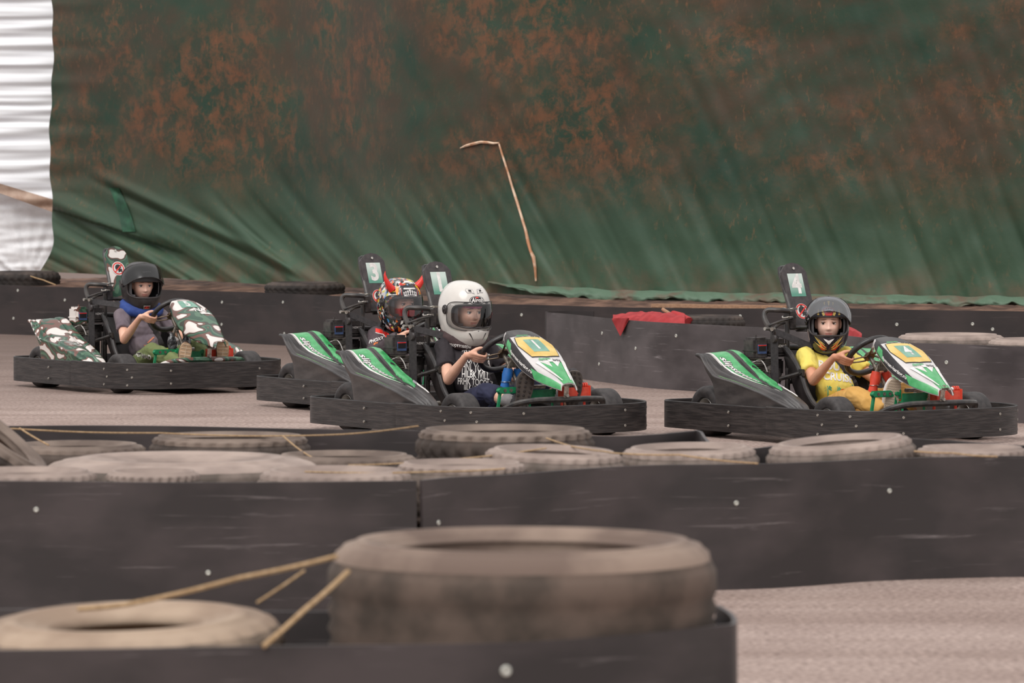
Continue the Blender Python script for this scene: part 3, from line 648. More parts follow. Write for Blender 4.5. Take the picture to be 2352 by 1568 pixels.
def S_nose(t, s, off=0):
    """t 0 (steering wheel end) .. 1 (tip), s -1 .. 1 across"""
    x, z, w, d = interp([(0, .865, .535, .075, .03), (.07, .885, .562, .092, .03), (.2, .94, .548, .116, .05), (.38, 1.03, .51, .14, .075), (.55, 1.12, .465, .14, .085), (.72, 1.22, .405, .112, .075), (.88, 1.325, .345, .076, .045), (1, 1.395, .303, .05, .018)], t)
    a = abs(s); f = 0 if a < .62 else ((a - .62) / .38)
    yy = w * (a / .62 * .80 if a < .62 else .80 + .20 * math.sin(f * PI / 2)) * (1 if s > 0 else -1)
    zz = z - .008 * (a / .62) ** 2 - d * f ** 1.3 + off; xx = x + (.0 + .35 * d * f if t > .05 else 0)
    xx += NZ[0]; zz += NZ[1] + (NZ[2] - NZ[1]) * t
    nx = .5 * off; ny = (off * 1.0 * f * (1 if s > 0 else -1))
    return Vector((xx + nx, yy + ny, zz))
POD = [(.02, .44, .458, .458, .460, .460, .39), (.06, .42, .45, .455, .458, .462, .385), (.10, .365, .405, .43, .442, .452, .385), (.17, .29, .352, .385, .402, .418, .385), (.20, .16, .338, .37, .384, .397, .385), (.27, .10, .327, .35, .357, .362, .385), (.35, .08, .315, .333, .336, .326, .39), (.45, .07, .296, .314, .315, .295, .40), (.55, .07, .276, .295, .298, .268, .415), (.65, .07, .254, .272, .282, .245, .435), (.75, .07, .220, .245, .257, .215, .46), (.82, .07, .19, .20, .215, .185, .475), (.88, .07, .13, .14, .15, .13, .50)]
def S_pod(u, v, off=0, side=-1):
    """u = x position 0.02 .. 0.88, v 0 (outer foot) .. 1 (inner foot)"""
    zb, zA, zB, zS, zi, yi = interp(POD, u); ye = .652 - .07 * max(0, (u - .62) / .265) ** 2
    prof = [(0, ye - .012, zb), (.14, ye - .006, zb + (zA - zb) * .7), (.22, ye, zA - .012), (.27, ye + .002, zA), (.31, ye - .008, zA + .004), (.37, ye - .020, zA + (zB - zA) * .25), (.42, ye - .026, zB - .004), (.46, ye - .034, zB + .002), (.51, ye - .048, min(zB, zS) - .008), (.555, ye - .060, zS), (.59, ye - .070, zS + .001),
            (.66, .5 * (ye - .07) + .5 * (yi + .075) + .004, .62 * zS + .38 * zi + .003), (.735, yi + .078, .3 * zS + .7 * zi + .006), (.755, yi + .070, zi - .012), (.775, yi + .060, zi + .010), (.84, yi + .028, zi + .012), (.88, yi + .004, zi - .002), (1, yi - .01, max(zb, zi - .12))]
    y, z = interp(prof, v); e = 1e-3
    P = Vector((u, side * y, z))
    if off: 
        # outward direction in the cross-section plane
        y2, z2 = interp(prof, min(1, v + .02)); y1, z1 = interp(prof, max(0, v - .02)); n = Vector((0, (z2 - z1), -(y2 - y1)))
        n = Vector((0, side * n.y, n.z)); n = n.normalized() if n.length else Vector((0, 0, 1)); P += n * off
    return P
def wheel(root, x, y, r, w, label=None):
    M = Matrix.Translation((x, y, r)) @ Matrix.Rotation(PI / 2, 4, 'X'); h = w / 2
    b = NB(); lathe(b, [(r * .50, -h * .78), (r * .56, -h * .92), (r * .72, -h * 1.0), (r * .84, -h * .98), (r * .93, -h * .9), (r * .985, -h * .76), (r, -h * .55), (r * 1.0, 0), (r, h * .55), (r * .985, h * .76), (r * .93, h * .9), (r * .84, h * .98), (r * .72, h), (r * .56, h * .92), (r * .5, h * .78), (r * .48, h * .3), (r * .48, -h * .3)], 44, M, closed=True)
    t = O('wheel', b, M_RUB, root)
    b = NB(); lathe(b, [(r * .515, -h * .80), (r * .49, -h * .84), (r * .465, -h * .74), (r * .42, -h * .3), (r * .22, -h * .2), (r * .2, -h * .45), (r * .001, -h * .45)], 32, M)
    lathe(b, [(r * .515, h * .80), (r * .49, h * .84), (r * .465, h * .74), (r * .42, h * .3), (r * .22, h * .2), (r * .2, h * .45), (r * .001, h * .45)], 32, M)
    O('rim', b, M_RIM, t)
    b = NB()
    for sd in (-1, 1):
        for k in range(4):
            a = k * PI / 2 + .4; p = Vector((x + r * .32 * math.cos(a), y + sd * h * .26, r + r * .32 * math.sin(a))); cyl(b, p, p + Vector((0, sd * .012, 0)), r * .05, 6)
    O('wheel_nut', b, M_DULL, t)
    return t
def kart(pos, yaw, num, camo=False, wrap=(214, 70, 48), bottle=False, label='', lean=0, sdx=0, sdz=0, bz=0, nz=(0, 0), rear=-.40):
    NZ[:] = [sdx, sdz + nz[0], sdz + nz[1]]
    R = empty('go_kart', (pos[0], pos[1], 0), -yaw, label=label, cat='go kart', group='go karts on the track')
    if lean: R.rotation_euler = (math.radians(lean), 0, -yaw)
    body = M_CAMO if camo else M_POD
    # bumpers
    fp = round_path([(.69, -.675), (1.465, -.655), (1.465, .655), (.69, .675)], [0, .42, .42, 0], 16)
    b = NB(); strip(b, fp, .040, .197 + bz, -.012); fb = O('front_bumper', b, M_BUMP, R)
    rp = round_path([(.80, -.60), (.68, -.655), (rear, -.64), (rear, .64), (.68, .655), (.80, .60)], [0, .07, .17, .17, .07, 0], 10)
    b = NB(); strip(b, rp, .038, .19 + bz, .012); rb = O('rear_bumper', b, M_BUMP, R)
    def scr(par, x, y, z, n):
        s = bpy.data.objects.new('screw', screw_mesh()); COL.objects.link(s); s.parent = par; s.location = (x, y, z); s.rotation_euler = Vector(n).to_track_quat('Z', 'Y').to_euler(); s.scale = (.72,) * 3; s.data = kart_screw()
    def on_path(path, fx, fy, off):
        i = min(range(1, len(path) - 1), key=lambda k: (path[k][0] - fx) ** 2 + (path[k][1] - fy) ** 2)
        p = Vector((*path[i], 0)); best = None
        for a_, b_ in ((path[i - 1], path[i]), (path[i], path[i + 1])):
            A_, B_ = Vector((*a_, 0)), Vector((*b_, 0)); d = B_ - A_; t = max(0, min(1, (Vector((fx, fy, 0)) - A_).dot(d) / d.length_squared)); q = A_ + d * t; e = (q - Vector((fx, fy, 0))).length
            if best is None or e < best[0]: best = (e, q, d.normalized())
        n = Vector((best[2].y, -best[2].x, 0))
        return best[1] + n * off, n
    for sd in (-1, 1):
        for fx, fy, z in ((1.125, .655, .168), (1.155, .65, .118), (1.125, .655, .066), (1.30, .57, .166), (1.325, .55, .116), (1.30, .57, .064), (1.43, .33, .16), (1.43, .33, .075)):
            p, n = on_path(fp, fx, sd * fy, .0); scr(fb, p.x + n.x * .0005, p.y + n.y * .0005, z, n)
        for x, z in ((.33, .15), (.33, .075)): scr(rb, x, sd * .660, z, (0, sd, 0))
    b = NB(); tube(b, [(.0, -.5, .1), (-.34, -.5, .11), (-.37, -.42, .12), (-.37, .42, .12), (-.34, .5, .11), (0, .5, .1)], .016, 8); O('rear_bumper_tube', b, M_STEEL, R)
    # wheels and axle
    wheel(R, 0, -.50, .140, .175); wheel(R, 0, .50, .140, .175); wheel(R, 1.04, -.475, .130, .13); wheel(R, 1.04, .475, .130, .13)
    b = NB(); cyl(b, (0, -.5, .14), (0, .5, .14), .017); cyl(b, (1.04, -.44, .13), (1.04, -.32, .12), .012); cyl(b, (1.04, .44, .13), (1.04, .32, .12), .012); cyl(b, (1.0, -.42, .11), (.95, 0, .12), .008, 8); cyl(b, (1.0, .42, .11), (.95, 0, .12), .008, 8); O('axle', b, M_DULL, R)
    # chassis
    b = NB()
    for sd in (-1, 1): tube(b, [(-.2, sd * .26, .08), (.2, sd * .28, .065), (.7, sd * .30, .06), (.98, sd * .30, .07), (1.2, sd * .22, .07), (1.34, sd * .2, .08)], .016, 8, sm=4)
    for x in (-.18, .32, .78, 1.18): cyl(b, (x, -.27, .068), (x, .27, .068), .014, 8)
    for sd in (-1, 1): tube(b, [(.15, sd * .28, .08), (.16, sd * .60, .10), (.62, sd * .62, .10), (.64, sd * .30, .07)], .013, 8)
    O('chassis_frame', b, M_STEEL, R)
    b = NB(); box(b, (.88, 0, .045), (.98, .50, .006), bev=.002); O('floor_pan', b, M_DULL, R)
    # side pods
    for sd in (-1, 1):
        b = NB(); us = lins(.02, .88, 60); vs = lins(0, 1, 70); grid(b, lambda u, v: S_pod(u, v, 0, sd), us, vs)
        for u_ in (.015, .885):
            pass
        pod = O('side_pod', b, body, R, auto=60); sm = pod.modifiers.new('thick', 'SOLIDIFY'); sm.thickness = .004; sm.offset = 0
        if not camo:
            mp = lambda x, y, z: S_pod(x, y, .0032 + z, sd)
            # green panels, pale stripes, lettering
            decal('green_panel', poly2d([[(.03, .605), (.03, .715), (.22, .715), (.36, .70), (.54, .66), (.46, .625), (.25, .605)]]), M_GRN, pod, mp, .02)
            decal('green_panel', poly2d([[(.035, .785), (.03, .80), (.03, .855), (.22, .86), (.44, .86), (.57, .80), (.60, .74), (.50, .70), (.34, .77), (.2, .785)]]), M_GRN, pod, mp, .02)
            decal('green_accent', poly2d([[(.20, .335), (.22, .355), (.45, .36), (.60, .345), (.46, .335), (.3, .325)]]), mat('pale_green_print', (130, 190, 120), .4), pod, mp, .02)
            decal('white_stripe', poly2d([[(.03, .580), (.03, .603), (.24, .603), (.44, .628), (.56, .665), (.56, .65), (.46, .60), (.28, .578)]]), M_WHT, pod, mp, .02)
            decal('white_stripe', poly2d([[(.03, .558), (.03, .565), (.18, .565), (.18, .558)]]), M_WHT, pod, mp, .02)
            decal('white_stripe', poly2d([[(.54, .645), (.60, .675), (.72, .675), (.80, .67), (.87, .675), (.87, .66), (.80, .655), (.70, .655), (.60, .655)]]), M_WHT, pod, mp, .02)
            decal('grey_patch', poly2d([[(.46, .86), (.50, .82), (.545, .83), (.50, .865)]]), M_GREY, pod, lambda x, y, z: mp(x, y, .0008), .02)
            decal('white_stripe', poly2d([[(.50, .865), (.545, .835), (.70, .85), (.69, .872)]]), M_WHT, pod, mp, .02)
            for dz, mt_, bo in ((.0006, M_INK, .07), (.0014, M_WHT, .018)):
                decal('lettering', text2d('slipstream', 1, bo, .25), mt_, pod, (lambda x, y, z, dz=dz: mp(.275 + x * .078, .638 + y * .062 * (1 if sd < 0 else -1) + max(0, x) * .012, dz)), .3)
            decal('lettering', text2d('karting', 1, .03, .25), M_INK, pod, lambda x, y, z: mp(.52 + x * .05, .668 + y * .045, .0014), .3)
            # torn black notch
            decal('torn_patch', poly2d([[(.23, .82), (.24, .845), (.27, .852), (.255, .83), (.29, .825), (.26, .82), (.25, .80)]]), M_INK, pod, lambda x, y, z: mp(x, y, .001), .01)
        else:
            decal('lettering', text2d('MAX', 1, .02), M_WHT, pod, lambda x, y, z: S_pod(.14 + x * .07, .24 + y * .10, .004, sd), .3)
            b = NB(); random.seed(4)
            tx = text2d('JW', 1, .0, .2); decal('lettering', tx, M_WHT, pod, lambda x, y, z: S_pod(.45 + x * .10, .62 + y * .16, .004, sd), .3)
            tx = text2d('HH', 1, .0, .2); decal('lettering', tx, M_WHT, pod, lambda x, y, z: S_pod(.47 + x * .07, .70 + y * .12, .004, sd), .3)
    # nose panel
    b = NB(); grid(b, S_nose, lins(0, 1, 50), lins(-1, 1, 41)); nose = O('nose_panel', b, M_CAMO if camo else mat('nose_white', (214, 210, 208), .35, rgb2=(196, 192, 192), scale=8, coat=.3), R, auto=70)
    sm = nose.modifiers.new('thick', 'SOLIDIFY'); sm.thickness = .008; sm.offset = 0
    N_ = lambda t, s, o=.0055: S_nose(t, s, o)
    if not camo:
        mp = lambda x, y, z: N_(x, y, .0055 + z)
        decal('dark_hood', poly2d([[(0, -1), (0, 1), (.2, 1), (.26, .60), (.26, -.60), (.2, -1)]]), M_POD, nose, mp, .03)
        decal('silver_band', poly2d([[(.0, -.55), (.0, .55), (.05, .6), (.05, -.6)]]), M_CHR, nose, lambda x, y, z: mp(x, y, .001), .03)
        for sd in (-1, 1):
            decal('black_flank', poly2d([[(.2, sd * .74), (.2, sd * 1), (.82, sd * 1), (.84, sd * .88), (.62, sd * .74), (.4, sd * .66), (.26, sd * .66)]]), M_INK, nose, mp, .03)
            decal('green_flash', poly2d([[(.23, sd * .76), (.20, sd * .97), (.36, sd * .97), (.32, sd * .76)]]), M_GRN, nose, lambda x, y, z: mp(x, y, .001), .03)
            decal('green_flash', poly2d([[(.66, sd * .84), (.70, sd * 1), (1, sd * 1), (.98, sd * .72), (.80, sd * .80)]]), M_GRN, nose, lambda x, y, z: mp(x, y, .001), .03)
        decal('black_border', poly2d([[(.285, -.52), (.285, .52), (.44, .635), (.635, .55), (.653, 0), (.635, -.55), (.44, -.635)]]), M_INK, nose, lambda x, y, z: mp(x, y, .0004), .03)
        decal('yellow_field', poly2d([[(.295, -.50), (.295, .50), (.44, .61), (.625, .53), (.642, 0), (.625, -.53), (.44, -.61)]]), M_YEL, nose, lambda x, y, z: mp(x, y, .001), .03)
        npl = decal('number_plate', poly2d([[(.35, -.29), (.35, .29), (.57, .29), (.57, -.29)]]), M_TEAL, nose, lambda x, y, z: mp(x, y, .0016), .03)
        decal('number', text2d(num, 1, .03), M_WHT, nose, lambda x, y, z: mp(.46 - y * .22, x * .5, .0024), .3)
        # white chevrons around a green wedge
        decal('green_wedge', poly2d([[(.70, -.50), (.70, .50), (.85, .42), (1, .55), (1, -.55), (.85, -.42)]]), M_GRN, nose, lambda x, y, z: mp(x, y, .0008), .03)
        decal('white_chevron', poly2d([[(.70, -.48), (.70, -.06), (.78, -.14)], [(.70, .48), (.70, .06), (.78, .14)], [(.70, -.66), (.70, -.48), (.95, -.32), (.95, -.40), (.84, -.54)], [(.70, .66), (.70, .48), (.95, .32), (.95, .40), (.84, .54)], [(.69, -.1), (.69, .1), (.72, .08), (.72, -.08)]]), M_WHT, nose, lambda x, y, z: mp(x, y, .0014 + z), .03)
        for (t0, k) in ((.262, 1.0), (.672, 1.0)):
            decal('lettering', text2d('slipstream', 1, .03, .25), M_GRN, nose, lambda x, y, z, t0=t0, k=k: mp(t0 - y * .045, x * .118 * k - .17, .0022), .3)
            decal('lettering', text2d('karting', 1, .03, .25), M_INK, nose, lambda x, y, z, t0=t0, k=k: mp(t0 + .022 - y * .045, x * .118 * k + .30, .0026), .3)
        decal('lettering', text2d('slipstream-karting.ru', 1, .02, .2), M_WHT, nose, lambda x, y, z: mp(.50 + x * .042, -.90 + y * .10, .002), .3)
        decal('lettering', text2d('slipstream-karting.ru', 1, .02, .2), M_WHT, nose, lambda x, y, z: mp(.50 - x * .042, .90 - y * .10, .002), .3)
    else:
        mp = lambda x, y, z: N_(x, y, .0055 + z)
        decal('number_plate', poly2d([[(.17, -.40), (.17, .30), (.36, .30), (.36, -.40)]]), M_TEAL, nose, mp, .03)
        decal('number', text2d('5', 1, .035), M_WHT, nose, lambda x, y, z: mp(.265 - y * .2, x * .5 - .05, .001), .3)
        decal('lettering', text2d('NA', 1, .03, .2), M_WHT, nose, lambda x, y, z: mp(.43 - y * .12, x * .32 + .2, .001), .3)
        decal('white_stripe', poly2d([[(.07, -.5), (.07, .4), (.11, .5), (.10, .1), (.13, -.3)], [(.5, .1), (.49, .5), (.52, .6), (.53, .15)]]), M_WHT, nose, mp, .03)
    b = NB(); box(b, (1.385, 0, .309), (.03, .05, .012), rot(y=32), .003); lathe(b, [(.0001, .012), (.008, .01), (.010, 0)], 10, Matrix.Translation((1.385, 0, .312))); O('nose_clip', b, M_DULL, nose)
    # bracket and front bar
    b = NB(); box(b, (1.372, .0, .265), (.006, .032, .085), rot(y=8), .002); cyl(b, (1.374, 0, .245), (1.39, 0, .245), .009, 8); O('nose_bracket', b, M_CHR, R)
    b = NB(); tube(b, [(1.12, -.33, .12), (1.20, -.33, .155), (1.29, -.29, .20), (1.35, -.20, .222), (1.36, 0, .224), (1.35, .20, .222), (1.30, .29, .21), (1.22, .33, .16), (1.12, .33, .12)], .0165, 10, sm=5); O('front_bar', b, M_CAMO if camo else M_STEEL, R)
    # pedals
    b = NB(); box(b, (1.10, -.185, .268), (.008, .175, .036), bev=.003); 
    for y in (-.265, -.105): box(b, (1.10, y, .20), (.014, .014, .15), rot(x=-10 if y < -.2 else 0)); cyl(b, (1.094, y, .268), (1.122, y, .268), .012, 10)
    box(b, (1.105, -.09, .265), (.05, .008, .05), bev=.002)
    pb = O('pedal_bracket', b, M_DGRN, R)
    b = NB()
    for y in (-.225, -.185, -.145): cyl(b, (1.096, y, .268), (1.1065, y, .268), .010, 10)
    O('bolt', b, M_DULL, pb)
    b = NB(); box(b, (1.14, -.005, .245), (.008, .17, .05), bev=.002); box(b, (1.12, -.005, .222), (.05, .17, .006)); cyl(b, (1.135, .075, .268), (1.145, .075, .268), .014, 10); box(b, (1.14, .075, .255), (.008, .02, .03)); 
    cyl(b, (1.13, -.08, .12), (1.13, -.08, .24), .007, 6); cyl(b, (1.13, .07, .12), (1.13, .07, .24), .007, 6); O('pedal', b, M_DGRN, R)
    b = NB(); cyl(b, (1.13, -.06, .285), (1.13, .02, .285), .011, 8); O('pedal_roller', b, M_CHR, R)
    b = NB(); box(b, (1.20, .185, .248), (.008, .185, .062), bev=.002); box(b, (1.18, .185, .218), (.05, .185, .006)); box(b, (1.18, .098, .25), (.06, .008, .07), bev=.002); box(b, (1.18, .272, .25), (.06, .008, .075), bev=.002)
    cyl(b, (1.18, .10, .12), (1.18, .10, .22), .008, 6); cyl(b, (1.18, .25, .12), (1.18, .25, .22), .008, 6)
    for y in (.235, .25, .262): cyl(b, (1.18, y - .004, .288), (1.18, y + .004, .288), .016, 10)
    O('brake_pedal', b, M_REDP, R)
    b = NB(); cyl(b, (1.18, .11, .287), (1.18, .23, .287), .011, 8); O('pedal_roller', b, M_WHT, R)
    # steering
    C = Vector((.74 + sdx, 0, .458 + sdz)); a_up = Vector((.68, 0, .73)).normalized(); a_l = Vector((0, 1, 0)); nn = a_l.cross(a_up).normalized()
    if nn.x > 0: nn = -nn
    RW = .138; b = NB(); tube(b, [C + (a_l * math.cos(k * 2 * PI / 48) + a_up * math.sin(k * 2 * PI / 48) * (.97 if math.sin(k * 2 * PI / 48) < 0 else 1)) * RW for k in range(48)], .0165, 12, closed=True)
    sw = O('steering_wheel', b, mat('black_grip', (34, 31, 31), .38, rgb2=(48, 44, 44), scale=30, spec=.6), R)
    b = NB()
    for ang in (90, 200, 340):
        d = a_l * math.cos(math.radians(ang)) + a_up * math.sin(math.radians(ang)); sd_ = nn.cross(d)
        for e in (-1, 1): tube(b, [C + d * .025 + sd_ * e * .018 - nn * .012, C + d * .07 + sd_ * e * .017 - nn * .006, C + d * .125 + sd_ * e * .010], .0075, 6, flat=.6)
    lathe(b, [(.0001, .006), (.03, .006), (.034, 0), (.03, -.012), (.0001, -.012)], 16, Matrix.Translation(C) @ nn.to_track_quat('Z', 'Y').to_matrix().to_4x4())
    O('spoke', b, mat('bronze_spoke', (92, 74, 58), .35, .6, rgb2=(140, 120, 98), scale=20), sw)
    b = NB(); cyl(b, C - nn * .0, Vector((1.02 + sdx, 0, .145)), .011, 10); O('steering_column', b, M_DULL, R)
    sup0 = set(R.children)
    b = NB(); tube(b, [(.84, -.10, .10), (.845, -.055, .28), (.845, -.03, .385), (.845, 0, .42), (.845, .03, .385), (.845, .055, .28), (.84, .10, .10)], .011, 8, sm=3)
    tube(b, [(.86, 0, .43), (.855, -.02, .50), (.88, -.05, .54)], .008, 6); tube(b, [(.86, 0, .43), (.855, .02, .50), (.88, .05, .54)], .008, 6); box(b, (.85, 0, .405), (.035, .045, .05), bev=.006)
    O('column_support', b, M_DULL, R)
    if not bottle:
        mw = mat('wrap_%d' % wrap[0], wrap, .5, rgb2=tuple(min(255, int(c * 1.12)) for c in wrap), scale=20)
        for sd in (-1, 1):
            b = NB(); P = [Vector((.845, sd * y, z)) for y, z in ((.032, .375), (.04, .34), (.047, .305), (.053, .30), (.057, .27), (.062, .235), (.07, .22), (.073, .19))]
            tube(b, P, [.025, .030, .026, .022, .027, .026, .024, .021], 12, flat=.8); pd = O('pipe_wrap', b, mw, R)
            b = NB()
            for y, z in ((.049, .302), (.066, .228)): tube(b, [Vector((.845, sd * y, z)) + Vector((math.cos(k * PI / 6) * .026, math.sin(k * PI / 6) * .028, 0)) for k in range(12)], .002, 5, closed=True)
            O('tie', b, M_CHR, pd)
    else:
        for sd in (-1, 1):
            b = NB(); M = Matrix.Translation((.85, sd * .045, .20)) @ Matrix.Rotation(math.radians(-6 * sd), 4, 'X')
            lathe(b, [(.0001, 0), (.028, 0), (.032, .01), (.030, .03), (.033, .045), (.030, .07), (.034, .09), (.030, .115), (.022, .135), (.012, .15), (.012, .165), (.0001, .165)], 16, M)
            tp_ = O('pipe_wrap', b, mat('crinkled_foil_wrap', (120, 120, 122), .25, .4, rgb2=(54, 54, 56), scale=35, bump=.6, bscale=50, amount=(.45, .55)), R)
        b = NB(); box(b, (.80, -.06, .235), (.006, .03, .05), rot(z=-30)); O('yellow_label', b, mat('lime_print', (196, 220, 60), .5), R)
    for q in R.children:
        if q not in sup0: q.location = (sdx, 0, sdz * .6)
    # seat
    ST = [(0, .125, .485, .12, .49, .12), (.12, .15, .40, .19, .495, .175), (.25, .19, .30, .27, .475, .205), (.38, .235, .20, .36, .42, .222), (.5, .29, .13, .43, .345, .228), (.62, .38, .085, .475, .26, .228), (.75, .50, .07, .54, .185, .22), (.88, .62, .075, .65, .145, .20), (1, .72, .10, .725, .13, .17)]
    def S_seat(t, s):
        cx, cz, rx, rz_, y = interp(ST, t); a = s * PI / 2; f = 1 - math.cos(a); sg = math.sin(a)
        return Vector((cx + (rx - cx) * f, y * sg, cz + (rz_ - cz) * f))
    b = NB(); grid(b, S_seat, lins(0, 1, 40), lins(-1, 1, 33)); seat = O('seat', b, M_BLK, R, auto=0); sm = seat.modifiers.new('thick', 'SOLIDIFY'); sm.thickness = .006; sm.offset = 0
    b = NB(); rim = [S_seat(t, -1) for t in lins(1, 0, 30)] + [S_seat(0, s) for s in lins(-.95, .95, 9)] + [S_seat(t, 1) for t in lins(0, 1, 30)]
    tube(b, rim, .0165, 10); O('seat_rim', b, mat('seat_edge_rubber', (42, 39, 39), .42, rgb2=(60, 55, 54), scale=20), seat)
    # stay from the engine frame to the seat
    b = NB(); cyl(b, (.28, -.29, .315), (.44, -.235, .36), .012, 8); box(b, (.44, -.237, .36), (.05, .014, .04), bev=.004); cyl(b, (.44, -.25, .36), (.44, -.225, .36), .010, 8)
    tube(b, [(.30, -.24, .08), (.30, -.235, .2), (.30, -.23, .38)], .010, 8); O('seat_stay', b, M_STEEL, R)
    # posts behind the driver and the number board
    b = NB(); cyl(b, (.25, -.185, .07), (.215, -.165, .64), .014, 10); cyl(b, (.12, .165, .07), (.12, .15, .62), .014, 10)
    tube(b, [(.215, -.165, .62), (.17, -.10, .66), (.02, -.068, .90), (.0, -.03, .93), (.0, .03, .93), (.02, .068, .90), (.13, .10, .66), (.12, .15, .60)], .012, 8, sm=3)
    cyl(b, (.215, -.165, .60), (.12, .15, .60), .013, 8); cyl(b, (.15, -.03, .60), (.12, 0, .72), .012, 8)
    cyl(b, (.25, -.185, .30), (.12, .165, .30), .012, 8); O('rear_post', b, M_STEEL, R)
    b = NB()
    for z in (.66, .705):
        tube(b, [Vector((.20, -.15, z)) + Vector((.028 * math.cos(k * PI / 7), .030 * math.sin(k * PI / 7), .004 * math.sin(k))) for k in range(14)], .0045, 6, closed=True); box(b, (.215, -.12, z), (.02, .05, .012), rot(z=20))
    O('hose_clamp', b, M_CHR, R)
    b = NB(); box(b, (.20, -.135, .64), (.06, .05, .10), bev=.006); O('clamp_block', b, M_ENG, R)
    b = NB(); tube(b, [(.23, -.16, .695), (.20, -.225, .70), (.165, -.262, .70), (.155, -.278, .68), (.17, -.285, .645), (.215, -.29, .605), (.26, -.295, .585)], .0145, 10, sm=5)
    tube(b, [(.26, -.295, .60), (.245, -.25, .62), (.22, -.19, .63)], .009, 8); tube(b, [(.24, -.15, .655), (.25, -.24, .64), (.23, -.31, .615)], .007, 8); O('belt_frame', b, M_STEEL, R)
    b = NB(); cyl(b, (.27, -.300, .598), (.285, -.325, .598), .011, 12); cyl(b, (.235, -.30, .598), (.245, -.345, .60), .010, 10); O('belt_bolt', b, M_CHR, R)
    b = NB(); box(b, (.275, -.31, .572), (.05, .012, .05), rot(y=20, z=-12), .005); lathe(b, [(.0001, .01), (.022, .009), (.026, 0), (.022, -.009), (.0001, -.01)], 16, Matrix.Translation((.285, -.312, .545)) @ Matrix.Rotation(PI / 2, 4, 'X')); O('belt_guide', b, M_BLK, R)
    b = NB(); tube(b, [(.285, -.31, .555), (.290, -.31, .45), (.295, -.31, .285)], .0215, 8, flat=.16); O('lap_strap', b, M_BELT, R)
    b = NB(); box(b, (.295, -.312, .258), (.012, .046, .062), bev=.003); cyl(b, (.297, -.312, .272), (.306, -.312, .272), .006, 8); O('strap_buckle', b, mat('brassy_metal', (168, 148, 116), .45, .5, rgb2=(140, 122, 96), scale=30), R)
    # number board
    ax = (Vector((.030, 0, .955)) - Vector((.165, 0, .575))); L = ax.length; ax.normalize(); org = Vector((.165, 0, .575)); ay = Vector((0, 1, 0)); an = ay.cross(ax).normalized()
    if an.x < 0: an = -an
    Mx = Matrix(((ay.x, ax.x, an.x, org.x), (ay.y, ax.y, an.y, org.y), (ay.z, ax.z, an.z, org.z), (0, 0, 0, 1)))
    hw = .088
    if camo: poly = [(-.07, 0), (.07, 0), (.082, .03)] + [(.088, .12), (.088, L - .09)] + [(x, y) for x, y in arc_pts(0, L - .09, .088, 10, 170, 12)] + [(-.088, L - .09), (-.088, .12), (-.082, .03)]
    else: poly = [(-.062, 0), (.062, 0), (.072, .03), (hw, .12), (hw, L - .055), (.07, L - .03), (.04, L - .008), (0, L), (-.04, L - .008), (-.07, L - .03), (-hw, L - .055), (-hw, .12), (-.072, .03)]
    b = NB(); prism(b, poly, .012, Mx); bd = O('number_board', b, M_CAMO if camo else mat('board_plastic', (58, 53, 54), .55, rgb2=(72, 66, 66), scale=30), R)
    flat = lambda x, y, z: Mx @ Vector((x, y, .0135 + z))
    b = NB(); cyl(b, Mx @ Vector((0, L - .035, .012)), Mx @ Vector((0, L - .035, .018)), .008, 10); O('bolt', b, M_CHR, bd)
    cy = .115
    if not camo:
        decal('number_plate', poly2d([[(-.052, L - .20), (.052, L - .20), (.052, L - .065), (-.052, L - .065)]]), plate_grad(), bd, flat, .012)
        if 0: decal('number_plate_top', poly2d([[(-.052, L - .125), (.052, L - .125), (.052, L - .065), (-.052, L - .065)]]), mat('pale_teal_print', (196, 214, 206), .5, rgb2=(176, 204, 192), scale=20), bd, lambda x, y, z: flat(x, y, .0003), .05)
        decal('number', text2d(num, .155, .035, 0, .85), M_WHT, bd, lambda x, y, z: flat(x, y + L - .132, .0008), .3)
    else: cy = L - .165
    decal('warning_sticker', ring2d(0, cy, 0.0001, .046 if not camo else .05), M_WHT, bd, lambda x, y, z: flat(x, y, .0006), .3)
    decal('warning_ring', ring2d(0, cy, .036, .044), M_RED, bd, lambda x, y, z: flat(x, y, .0016), .3)
    decal('pictogram', poly2d([arc_pts(0, cy + .006, .024, 0, 200, 12) + [(-.018, cy - .012), (.0, cy - .014)], [(.0, cy - .004), (.026, cy - .002), (.028, cy - .03), (.014, cy - .022), (-.004, cy - .028)]]), M_INK, bd, lambda x, y, z: flat(x, y, .0011 + z), .3)
    decal('slash', poly2d([[(-.030, cy - .022), (-.024, cy - .028), (.030, cy + .022), (.024, cy + .028)]]), M_RED, bd, lambda x, y, z: flat(x, y, .0022), .3)
    # engine
    E = empty('engine', (0, 0, 0), parent=R)
    b = NB(); box(b, (.135, -.325, .485), (.115, .10, .125), bev=.014); box(b, (.135, -.325, .475), (.121, .106, .012), bev=.004); tube(b, [(.135, -.325, .545), (.135, -.325, .562)], .006, 8); O('air_filter_box', b, M_CAMO if camo else M_ENG, E)
    b = NB(); box(b, (.165, -.215, .49), (.13, .12, .10), bev=.024); box(b, (.165, -.215, .452), (.14, .13, .014), bev=.005); lathe(b, [(.0001, .02), (.022, .018), (.024, 0)], 14, Matrix.Translation((.15, -.2, .54))); O('fuel_tank', b, M_ENG, E)
    b = NB(); box(b, (.196, -.325, .485), (.003, .062, .052)); st = O('sticker', b, mat('sticker_blue', (66, 84, 122), .4), E)
    b = NB(); box(b, (.1985, -.325, .489), (.002, .050, .030)); O('sticker', b, M_INK, E); b = NB(); box(b, (.1985, -.325, .505), (.0022, .056, .006)); O('sticker', b, M_RED, E)
    decal('lettering', text2d('NEMAR', .020, .03), M_WHT, E, lambda x, y, z: Vector((.2325, -.215 + x, .50 + y)), .3)
